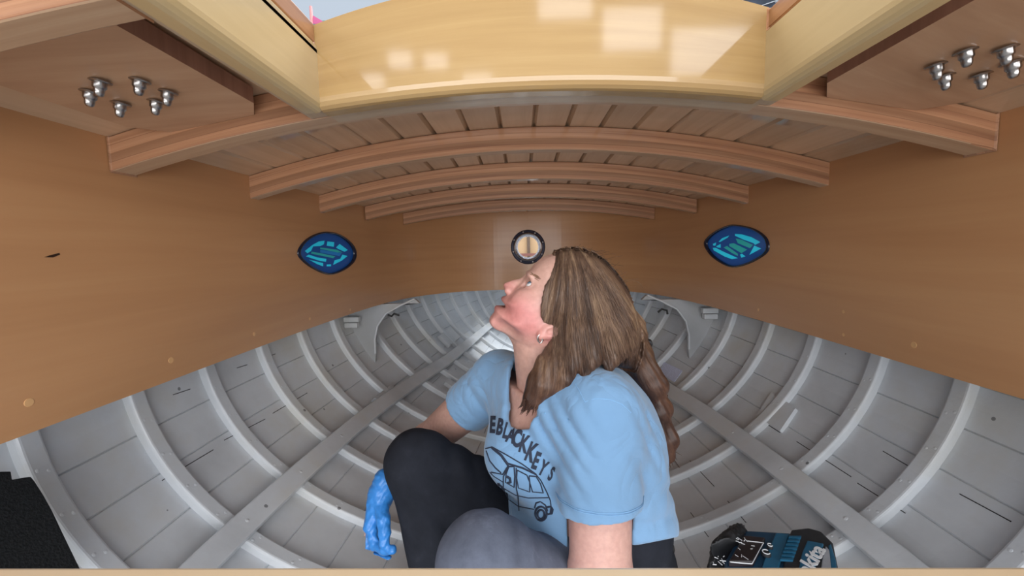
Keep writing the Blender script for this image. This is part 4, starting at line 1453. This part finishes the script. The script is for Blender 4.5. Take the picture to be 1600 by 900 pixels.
for L_ in ([(914, 628), (930, 623), (952, 624), (972, 632), (986, 645)], [(899, 600), (906, 612), (914, 628)]):
    q_ = [on_shirt(x_, y_, .0002) for x_, y_ in L_]
    q_ = [c for c in q_ if c is not None]
    if len(q_) > 1: mb = MB(); mb.tube(q_, .0008, 5); adopt(mb.build('shoulder_seam', W['shirt_rib']), person)
def ink_line(pts, r=.0010, name='print_line'):
    out = []
    for (a, b) in zip(pts[:-1], pts[1:]):
        n = max(2, int(math.hypot(b[0] - a[0], b[1] - a[1]) / 3))
        for t_ in np.linspace(0, 1, n, endpoint=False): out.append((a[0] + (b[0] - a[0]) * t_, a[1] + (b[1] - a[1]) * t_))
    out.append(pts[-1])
    q = [on_shirt(px, py, .0002) for px, py in out]
    q = [p for p in q if p is not None]
    if len(q) < 2: return
    mb = MB(); mb.tube(q, r, 5)
    VAN.append(mb)
VAN = []
z5 = lambda pts: [(750 + x / 4.5, 620 + y / 4.5) for x, y in pts]
for pts, r in (([(40, 365), (85, 352), (190, 410), (300, 475), (390, 540), (430, 590), (470, 670), (495, 730), (500, 775)], .0011),
               ([(85, 358), (150, 410), (200, 480)], .0024), ([(200, 480), (160, 545), (80, 530)], .0012), ([(45, 380), (70, 450), (110, 500), (150, 535)], .0014), ([(200, 480), (185, 520), (165, 560), (165, 640)], .0012),
               ([(205, 490), (240, 490), (245, 560), (240, 635), (180, 600), (185, 540), (205, 490)], .0012),
               ([(262, 515), (330, 550), (350, 600), (350, 668), (270, 640), (258, 570), (262, 515)], .0011),
               ([(345, 555), (395, 560), (425, 610), (445, 675), (370, 668), (352, 610), (345, 555)], .0011),
               ([(255, 500), (255, 640), (268, 700), (275, 800)], .0012), ([(165, 640), (250, 690), (340, 710), (480, 708)], .0011), ([(165, 640), (200, 720), (270, 770), (380, 790)], .0010),
               ([(70, 530), (100, 560), (165, 600)], .0010), ([(385, 780), (395, 745), (425, 735), (460, 760), (475, 800)], .0014), ([(95, 640), (110, 610), (140, 610), (165, 660)], .0014),
               ([(470, 775), (500, 770), (512, 790), (505, 820), (480, 825)], .0018), ([(505, 785), (500, 815)], .0030), ([(190, 560), (210, 570), (215, 600), (195, 605)], .0024),
               ([(200, 470), (300, 500), (395, 545)], .0016)):
    ink_line(z5(pts), r)
for cx, cy, rx, ry in ((430, 820, 40, 50), (430, 825, 24, 32), (135, 665, 36, 45), (135, 670, 20, 28)):
    ink_line(z5([(cx + rx * math.cos(a), cy + ry * math.sin(a)) for a in np.linspace(0, 2 * math.pi, 19)]), .0020)
mb = MB()
for m in VAN: mb.add(m.v, m.f)
adopt(mb.build('print_van_drawing', INK, recalc=False), person)

# --- trousers, one mesh
ft = Field((-.36, .44, .10), (.36, 1.06, .70), .006)
ft.ell((.105, .80, .285), (.135, .135, .12), None, .05)
ft.ell((.155, .80, .33), (.10, .13, .09), None, .05)
ft.ell(P(916, 835, .80), (.163, .141, .17), TA, .03)
ft.cone(HIPR + (0, 0, .02), KNR, .092, .063, .05).cone(KNR, ANR, .058, .051, .03)
ft.cone(HIPL + (0, 0, .01), KNL, .098, .068, .04).cone(KNL, ANL, .066, .052, .03)
x, y, z = ft.X, ft.Y, ft.Z
kk = P(700, 720, .84)
ft.F = (ft.F + fold(ft, .3, (.7, .1, .7), .05, .0050, P(690, 770, .84), (.07, .08, .08)) + fold(ft, 1.3, (.8, .3, -.4), .05, .0045, P(760, 870, .6), (.08, .08, .06)) + fold(ft, 2.2, (.9, 0, .3), .05, .0045, P(730, 700, .85), (.1, .1, .06))).astype(np.float32)
hq = (ft.X - HA[0]) * HN[0] + (ft.Y - HA[1]) * HN[1] + (ft.Z - HA[2]) * HN[2]
ft.F = np.where(ft.X > .07, np.maximum(ft.F, -hq - .02), ft.F).astype(np.float32)
fw_ = Field((-.36, .44, .10), (.36, 1.06, .70), .006); torso(fw_, -.004); fw_.plane(HA - HN * .02, -HN); ft.put(ALL, fw_.F, .004)
VT, QT = ft.mesh(); VT = relax(VT, QT, 3)
# near trouser leg faded, and coloured lighter still as lit; far leg almost black
d_near = np.linalg.norm(VT - (HIPL + (KNL - HIPL) * np.clip(((VT - HIPL) @ (KNL - HIPL)) / ((KNL - HIPL) @ (KNL - HIPL)), 0, 1)[:, None]), axis=1)
d_far = np.minimum(np.linalg.norm(VT - (HIPR + (KNR - HIPR) * np.clip(((VT - HIPR) @ (KNR - HIPR)) / ((KNR - HIPR) @ (KNR - HIPR)), 0, 1)[:, None]), axis=1),
                   np.linalg.norm(VT - (KNR + (ANR - KNR) * np.clip(((VT - KNR) @ (ANR - KNR)) / ((ANR - KNR) @ (ANR - KNR)), 0, 1)[:, None]), axis=1))
wn = np.clip((d_far - d_near) / .05 + .3, 0, 1)[:, None] * np.clip((.10 - VT[:, :1]) / .05, 0, 1)
colT = np.array([.017, .019, .026]) * (1 - wn) + np.array([.120, .135, .180]) * wn
t = NT('worn_dark_trousers')
at = t.n('ShaderNodeVertexColor', layer_name='tone'); tc = t.n('ShaderNodeTexCoord')
nz = t.n('ShaderNodeTexNoise', i_Scale=26.0, i_Detail=6.0, i_Roughness=.65); t.l(tc.outputs['Object'], nz.inputs['Vector'])
n2 = t.n('ShaderNodeTexNoise', i_Scale=400.0, i_Detail=2.0); t.l(tc.outputs['Object'], n2.inputs['Vector'])
k = t.ramp(nz.outputs[0], [(0.3, (.80, .80, .80)), (0.6, (1.1, 1.1, 1.1)), (.8, (1.7, 1.7, 1.65))])
t.l(t.mix(1.0, at.outputs[0], k, 'MULTIPLY'), t.b.inputs['Base Color']); t.P(Roughness=.9); t.b.inputs['Specular IOR Level'].default_value = .15
t.bump(n2.outputs[0], .3, .0008)
mesh_obj('trousers', VT, QT, t.m, person, colT)
mb = MB(); b0 = P(1040, 858, .79)
mb.tube([P(1020, 846, .70), P(1036, 850, .74), P(1046, 853, .80), P(1050, 860, .83)], [.007, .009, .009, .006], 8)
adopt(mb.build('belt_end', plain('black_belt', (.015, .015, .018), .5)), person)
# shoes
for an, d in ((ANR, np.array([-.95, -.3, 0])), (ANL, np.array([-.8, -.6, 0]))):
    f = Field(an + (-.26, -.26, -.10), an + (.12, .12, .08), .006)
    d = d / np.linalg.norm(d)
    f.cone(an + (0, 0, -.01), an + (0, 0, -.045), .046, .044, .02); f.cone(an - d * .03 + (0, 0, -.05), an + d * .14 + (0, 0, -.052), .040, .034, .03); f.cone(an + d * .06 + (0, 0, -.03), an + d * .15 + (0, 0, -.05), .034, .036, .02)
    v, q = f.mesh(); mesh_obj('shoe', relax(v, q, 2), q, plain('dark_leather', (.03, .028, .026), .6), person)

# --- blue glove on the far hand
fg = Field(P(548, 900, .74) * (1, 0, 1) + (0, .72, 0), P(622, 738, .74) * (1, 0, 1) + (.03, .92, 0.0), .0015)
hand(fg, 'r', .0018, .005)
w_, mc_, _, _ = hand_chains('r')
fg.cone(w_ + (w_ - np.mean(mc_, 0)) * .22, w_ + (np.mean(mc_, 0) - w_) * .3, .0265, .0245, .010)
x, y, z = fg.X, fg.Y, fg.Z
fg.F = (fg.F + .0004 * np.sin(260 * x + 310 * z + 3 * np.sin(150 * y)) + .0005 * np.sin(420 * z - 200 * x + 2 * np.sin(220 * x + 100 * y))).astype(np.float32)
VG, QG = fg.mesh(); VG = relax(VG, QG, 1)
t = NT('blue_nitrile')
t.P(Roughness=.34); t.b.inputs['Base Color'].default_value = (.035, .21, .58, 1); t.b.inputs['Specular IOR Level'].default_value = .5
tc = t.n('ShaderNodeTexCoord'); nz = t.n('ShaderNodeTexNoise', i_Scale=90.0, i_Detail=3.0, i_Distortion=1.2); t.l(tc.outputs['Object'], nz.inputs['Vector']); t.bump(nz.outputs[0], .35, .003)
mesh_obj('glove', VG, QG, t.m, person)

# --- hair: a smooth mass with the parting, side fall, front lock and a loose plait, covered with strands
SIL = lambda L: [h2(*p) for p in L]
def NEAR(L, y): return [(P(px, py, y)[0], P(px, py, y)[2]) for px, py in L]
HAIR = SIL([(868, 392.5), (878, 389), (892, 387.5), (906, 389), (922, 395), (940, 406), (956, 422), (970, 440), (983, 462), (992, 484), (997, 506), (996, 530), (992, 552), (985, 572)]) + \
    NEAR([(985, 590), (960, 588), (932, 590), (905, 592), (884, 598), (868, 606), (852, 600), (846, 575), (848, 552), (862, 540), (873, 533), (876, 524), (872, 514), (862, 510), (850, 506), (845, 496)], .705) + \
    NEAR([(843, 480), (846, 462), (850, 446)], .72) + SIL([(855, 430), (861, 412)])
fr = Field(P(800, 765, .80) * (1, 0, 1) + (0, .62, 0), P(1085, 378, .9) * (1, 0, 1) + (0, .93, 0), .0024)
d2 = fr.poly2d(HAIR)
q = np.clip(-d2 / .060, 0, 1)
wfull = .083 * np.sqrt(np.clip(1 - (1 - q) ** 2, 0, 1))
# near the face the hair lies close on the skull, so its edge has to start at the skin
dh = fr.poly2d([h2(*p) for p in FACE]); qh = np.clip(-dh / .052, 0, 1)
wskin = np.where(dh < 0, .070 * np.sqrt(np.clip(1 - (1 - qh) ** 2, 0, 1)), 0) + .004 + .012 * np.clip(-d2 / .03, 0, 1)
wid = np.where(d2 < 0, np.maximum(wfull, np.where(dh < 0, wskin, 0)), 0)
g = np.where(d2[:, None, :] < 0, np.maximum((np.abs(fr.Y - YH) - wid[:, None, :]) * .7, d2[:, None, :]), np.sqrt(d2[:, None, :] ** 2 + np.maximum(np.abs(fr.Y - YH) - .04, 0) ** 2))
fr.put((slice(None),) * 3, g, 0)
# front lock in front of the near shoulder and side fall
def lock(pts, rs, k=.012):
    fr.chain([P(px, py, y) for px, py, y in pts], rs, k)
lock([(872, 540, .715), (858, 570, .700), (845, 600, .690), (830, 625, .685), (819, 640, .688)], [.020, .021, .019, .012, .004])
lock([(880, 540, .705), (868, 575, .690), (855, 605, .680), (838, 628, .682)], [.018, .019, .015, .004])
lock([(900, 520, .700), (892, 560, .690), (882, 592, .672), (868, 606, .670)], [.022, .020, .013, .004])
lock([(925, 520, .702), (922, 560, .690), (914, 588, .664)], [.024, .020, .006])
lock([(955, 520, .715), (956, 556, .705), (950, 582, .680)], [.024, .020, .006])
# gathered tail and loose plait over the back
lock([(975, 520, .79), (992, 556, .78), (1008, 584, .77), (1020, 604, .765)], [.045, .032, .026, .027])
lock([(1020, 604, .765), (1024, 622, .76), (1030, 640, .76)], [.028, .016, .025], .005)
lock([(1030, 640, .76), (1037, 658, .76), (1045, 682, .76)], [.025, .015, .021], .005)
lock([(1036, 655, .76), (1046, 690, .76), (1044, 710, .76), (1042, 724, .76)], [.014, .015, .009, .003], .008)
lock([(1034, 650, .75), (1032, 680, .75), (1040, 705, .755), (1034, 720, .755)], [.010, .010, .008, .003], .008)
x, y, z = fr.X, fr.Y, fr.Z
fan = np.arctan2(x - hp(885, 360)[0], hp(885, 330)[2] - z)
fr.F = (fr.F + .0012 * np.sin(41 * fan + 5 * np.sin(30 * y) + 30 * z) + .0008 * np.sin(150 * fan + 60 * y + 12 * z) + .0026 * np.sin(38 * z + 17 * x + 40 * y)).astype(np.float32)
VR, QR = fr.mesh(); VR = relax(VR, QR, 1)
t = NT('light_brown_hair')
tc = t.n('ShaderNodeTexCoord')
mp = t.n('ShaderNodeMapping'); t.l(tc.outputs['Object'], mp.inputs[0]); mp.inputs['Scale'].default_value = (1, 1, .06)
# streaks follow the fall of the hair: angle about a point above the parting
o0 = hp(885, 345)
sp = t.n('ShaderNodeSeparateXYZ'); t.l(tc.outputs['Object'], sp.inputs[0])
ang = t.math('ARCTAN2', t.math('SUBTRACT', sp.outputs[0], float(o0[0])), t.math('SUBTRACT', float(o0[2]), sp.outputs[2]))
cb = t.n('ShaderNodeCombineXYZ'); t.l(ang, cb.inputs[0]); t.l(t.math('MULTIPLY', sp.outputs[1], 1.6), cb.inputs[1]); t.l(t.math('MULTIPLY', sp.outputs[2], .5), cb.inputs[2])
n1 = t.n('ShaderNodeTexNoise', i_Scale=9.0, i_Detail=3.0, i_Roughness=.6); t.l(cb.outputs[0], n1.inputs['Vector'])
n2 = t.n('ShaderNodeTexNoise', i_Scale=85.0, i_Detail=4.0, i_Roughness=.7); t.l(cb.outputs[0], n2.inputs['Vector'])
fac = t.math('ADD', t.math('MULTIPLY', n1.outputs[0], .62), t.math('MULTIPLY', n2.outputs[0], .38))
# the plait is darker than the crown
low = t.n('ShaderNodeMapRange'); low.inputs[1].default_value = float(hp(0, 600)[2]); low.inputs[2].default_value = float(hp(0, 540)[2]); t.l(sp.outputs[2], low.inputs[0])
c1 = t.ramp(fac, [(.36, (.034, .020, .014)), (0.48, (.085, .048, .031)), (0.58, (.165, .100, .062)), (.70, (.34, .23, .14))])
c2 = t.mix(1.0, c1, (.62, .48, .45), 'MULTIPLY')
t.l(t.mix(low.outputs[0], c2, c1), t.b.inputs['Base Color']); t.P(Roughness=.42); t.b.inputs['Specular IOR Level'].default_value = .35
t.bump(n2.outputs[0], .5, .002)
HAIRM = t.m
hair = mesh_obj('hair', VR, QR, HAIRM, person)
HB = BVHTree.FromPolygons([tuple(p) for p in VR], [tuple(q_) for q_ in QR])
def hair_pt(px, py, side, lift):
    p = hp(px, py); o = p + L3 * side * .22
    h = HB.ray_cast(Vector(tuple(o)), Vector(tuple(-L3 * side)), .24)
    return None if h[0] is None or abs(h[0][1] - YH) < .03 else np.array(h[0]) + L3 * side * lift
mb = MB()
for k_ in range(620):
    side = 1 if k_ % 6 else -1
    u = rng.random()
    a = np.array([868 + 60 * u + rng.normal(0, 3), 393 + 10 * u * u + rng.random() * 40])
    e = np.array([846 + 150 * u ** .9 + rng.normal(0, 4), 560 + 30 * math.sin(math.pi * min(1, u * 1.1)) + rng.normal(0, 18)])
    c = np.array([(a[0] + e[0]) / 2 + 26 * (u - .35) + rng.normal(0, 2), (a[1] + e[1]) / 2 - 8])
    pts = []; t0, t1 = sorted((rng.uniform(0, .6), rng.uniform(.4, 1.0)))
    lift = rng.uniform(.0002, .0013)
    for t_ in np.linspace(t0, t1, 9):
        p2 = (1 - t_) ** 2 * a + 2 * t_ * (1 - t_) * c + t_ ** 2 * e
        hpnt = hair_pt(p2[0], p2[1], side, lift)
        if hpnt is not None: pts.append(hpnt)
    if len(pts) > 4 and max(np.linalg.norm(np.diff(pts, axis=0), axis=1)) < .035:
        mb.tube(pts, [.0004] + [.0006] * (len(pts) - 2) + [.0003], 4)
# fly-away hairs over the crown and loose ends by the plait
for k_ in range(60):
    u = rng.random(); px = 875 + 95 * u; py = 391 + 50 * u * u
    a = hp(px, py + 3) + L3 * rng.normal(0, .02); b = a + np.array([rng.uniform(-.02, .035), rng.normal(0, .01), rng.uniform(.004, .016)]); c = b + np.array([rng.uniform(0, .03), rng.normal(0, .01), rng.uniform(-.02, .006)])
    mb.tube([(1 - s_) ** 2 * a + 2 * s_ * (1 - s_) * b + s_ ** 2 * c for s_ in np.linspace(0, 1, 7)], .00022, 4)
for pts in ([(1005, 575), (1020, 582), (1033, 602), (1040, 630), (1038, 655)], [(1002, 580), (1022, 592), (1030, 612), (1026, 632), (1020, 645)], [(1010, 590), (1026, 600), (1038, 618), (1030, 640)]):
    mb.tube([hp(x_ + 5, y_, .76) for x_, y_ in pts], .0010, 5)
for k_ in range(26):                                     # spiky ends at the hair tie
    a = hp(990 + rng.normal(0, 3), 532 + rng.normal(0, 6), .79 + rng.normal(0, .012)); mb.tube([a, a + np.array([rng.uniform(.006, .018), rng.normal(0, .008), rng.normal(.002, .010)])], [.0009, .0003], 4)
for k_ in range(40):                                     # wisps at the end of the lock and the plait
    a = P(1042 + rng.normal(0, 4), 705 + rng.normal(0, 8), .76); d_ = np.array([rng.normal(.002, .008), 0, rng.uniform(-.03, -.01)])
    mb.tube([a, a + d_], [.0009, .0003], 4)
for k_ in range(34):                                     # pointed tips at the end of the front lock
    u = rng.random(); a = P(817 + 26 * u, 626 - 4 * u + rng.normal(0, 3), .678 + rng.normal(0, .004)); d_ = np.array([rng.uniform(-.008, .001), rng.normal(0, .002), rng.uniform(-.026, -.014)])
    mb.tube([a, a + d_ * .6, a + d_ + np.array([-.003, 0, 0])], [.0022, .0014, .0003], 5)
o = mb.build('hair_strands', HAIRM, recalc=False); adopt(o, person); o['kind'] = 'stuff'
mb = MB()
c = hp(989, 548, .80); ax = np.array([.5, 0, -.85]); ax /= np.linalg.norm(ax)
e1 = np.cross(ax, [0, 1, 0.0]); e2 = np.array([0, 1.0, 0])
mb.tube([c + .033 * (e1 * math.cos(a) + e2 * math.sin(a)) for a in np.linspace(0, 2 * math.pi, 33)], .007, 8)
adopt(mb.build('hair_tie', plain('black_elastic', (.012, .012, .014), .7)), person)

# ------------------------------------------------------------------ blue and black work-site machine on the right
def machine():
    zt = Z0 - .600
    TEAL = plain('teal_plastic', (.012, .10, .19), .42, 0, .1, 40); DTEAL = plain('deep_teal_plastic', (.010, .055, .115), .45, 0, .1, 40)
    BLK = plain('black_rubber', (.016, .017, .020), .55, 0, .25, 60, .2); PAN = plain('dark_panel', (.022, .016, .018), .35, 0, .3, 20)
    WHT = plain('white_marking', (.72, .74, .76), .6); GRY = plain('grey_panel', (.30, .31, .34), .6, 0, .15, 30)
    q = lambda px, py, dz=0.0: PZ(px, py, zt + dz)
    c = q(1225, 870)
    root = empty('work_site_charger', (c[0], c[1], zt - .115))
    tag(root, 'blue and black power tool unit with white lettering, on the hull at the right', 'power tool')
    def slab(name, px, h0, h1, mat, bev=.004):
        a = [q(*p) for p in px]
        a = [np.array([p[0], p[1], zt + h0]) for p in a]
        mb = MB(); mb.prism(a, (0, 0, h1 - h0))
        return adopt(mb.build(name, mat, bevel=bev, seg=3), root)
    body_px = [(1136, 905), (1132, 872), (1152, 838), (1164, 824), (1232, 828), (1296, 850), (1308, 884), (1314, 905)]
    slab('body', body_px, -.115, -.004, DTEAL, .008)
    slab('side_cover', [(1222, 905), (1226, 860), (1236, 829), (1262, 826), (1284, 832), (1302, 850), (1309, 884), (1314, 905)], -.09, .004, BLK, .006)
    slab('front_panel', [(1184, 905), (1197, 868), (1212, 834), (1233, 836), (1222, 870), (1212, 905)], -.01, .003, TEAL, .002)
    lid = slab('lid', [(1138, 884), (1162, 843), (1196, 846), (1177, 884)], -.004, .010, PAN, .003)
    mb = MB(); mb.tube([q(x_, y_, .0105) for x_, y_ in [(1141, 878), (1160, 880), (1175, 881), (1193, 848), (1166, 845)]], .0009, 5); adopt(mb.build('lid_outline', WHT), root)
    mb = MB()
    for k_ in range(15):
        a = q(1160 + rng.normal(0, 6) if k_ < 8 else rng.uniform(1150, 1188), (846 + rng.normal(0, 3)) if k_ < 8 else rng.uniform(850, 878), .0112)
        mb.tube([a, a + np.array([rng.normal(0, .006), rng.normal(0, .006), 0])], .0008 if k_ < 8 else .0005, 5)
    adopt(mb.build('paint_splashes', WHT), root)
    # knobs
    for px, py, r in ((1203, 856, .0055), (1197, 867, .0085)):
        mb = MB(); p = q(px, py, .003); mb.lathe(p, (0, 0, 1), [(r, 0), (r, .004), (r * .8, .006), (0, .0062)], 18); k_ = adopt(mb.build('knob', BLK), root)
        mb = MB(); mb.tube([p + np.array([r * .75 * math.cos(a), r * .75 * math.sin(a), .0064]) for a in np.linspace(.6, 5.6, 16)], .0009, 5); adopt(mb.build('knob_mark', WHT), root)
    # louvres
    for i in range(7):
        f0 = i / 6
        mb = MB(); a, b = np.array([1233 - 13 * f0, 840 + 34 * f0]), np.array([1252 - 12 * f0, 840 + 35 * f0])
        mb.prism([q(a[0], a[1], .004), q(b[0], b[1], .004), q(b[0] - 1.2, b[1] + 3.0, .004), q(a[0] - 1.2, a[1] + 3.0, .004)], (0, 0, .004))
        adopt(mb.build('louvre', TEAL), root)
    # name plate with lettering
    slab('name_plate', [(1245, 905), (1253, 868), (1261, 849), (1287, 854), (1281, 870), (1268, 905)], .002, .007, TEAL, .002)
    cu = bpy.data.curves.new('t', 'FONT'); cu.body = 'makita'; cu.size = 1.0; cu.offset = .03; cu.shear = .12; cu.resolution_u = 3; cu.align_x = 'LEFT'; cu.extrude = .01
    o = bpy.data.objects.new('t', cu); C.objects.link(o); dg = bpy.context.evaluated_depsgraph_get(); dg.update()
    me = bpy.data.meshes.new_from_object(o.evaluated_get(dg)); bpy.data.objects.remove(o)
    A_, B_ = q(1242, 914, .0078), q(1279, 853.5, .0078)                 # baseline runs away from the viewer
    xs_ = np.array([v.co.x for v in me.vertices]); w = xs_.max()
    dx = (B_ - A_); up = np.array([-dx[1], dx[0], 0]); up /= np.linalg.norm(up)
    off = -up * 0.012
    for v in me.vertices:
        v.co = Vector(tuple(A_ + off + dx * (v.co.x / w) + up * v.co.y * .034 + np.array([0, 0, v.co.z * .05])))
    o = bpy.data.objects.new('lettering', me); C.objects.link(o); me.materials.append(WHT); adopt(o, root)
    slab('grey_flank', [(1281, 905), (1285, 872), (1290, 856), (1298, 866), (1303, 905)], -.02, .0055, GRY, .002)
    slab('corner_guard', [(1299, 905), (1294, 856), (1298, 853), (1306, 880), (1309, 905)], -.03, .006, TEAL, .002)
    # crumpled black corner bumper
    f = Field(q(1100, 905, -.1) * (1, 1, 0) + (-.01, -.03, zt - .115), q(1166, 820, 0) * (1, 1, 0) + (.02, .05, zt + .03), .003)
    f.chain([q(1118, 902, -.02), q(1124, 872, -.012), q(1142, 848, -.010), q(1156, 830, -.012)], [.024, .022, .020, .015], .01)
    f.chain([q(1130, 902, -.06), q(1136, 866, -.05), q(1156, 834, -.05)], [.03, .03, .022], .01)
    x, y, z = f.X, f.Y, f.Z
    f.F = (f.F + .0017 * np.sin(330 * x + 210 * y + 3 * np.sin(160 * z + 90 * x)) + .0008 * np.sin(500 * y - 260 * x)).astype(np.float32)
    v, qd = f.mesh(); mesh_obj('bumper', relax(v, qd, 1), qd, BLK, root)
    mb = MB()
    for k_ in range(9):
        a = q(1112 + rng.uniform(0, 22), 868 + rng.uniform(0, 16), .012); mb.tube([a, a + np.array([rng.normal(0, .004), rng.normal(0, .006), 0])], .0007, 5)
    adopt(mb.build('bumper_scuffs', WHT), root)
machine()
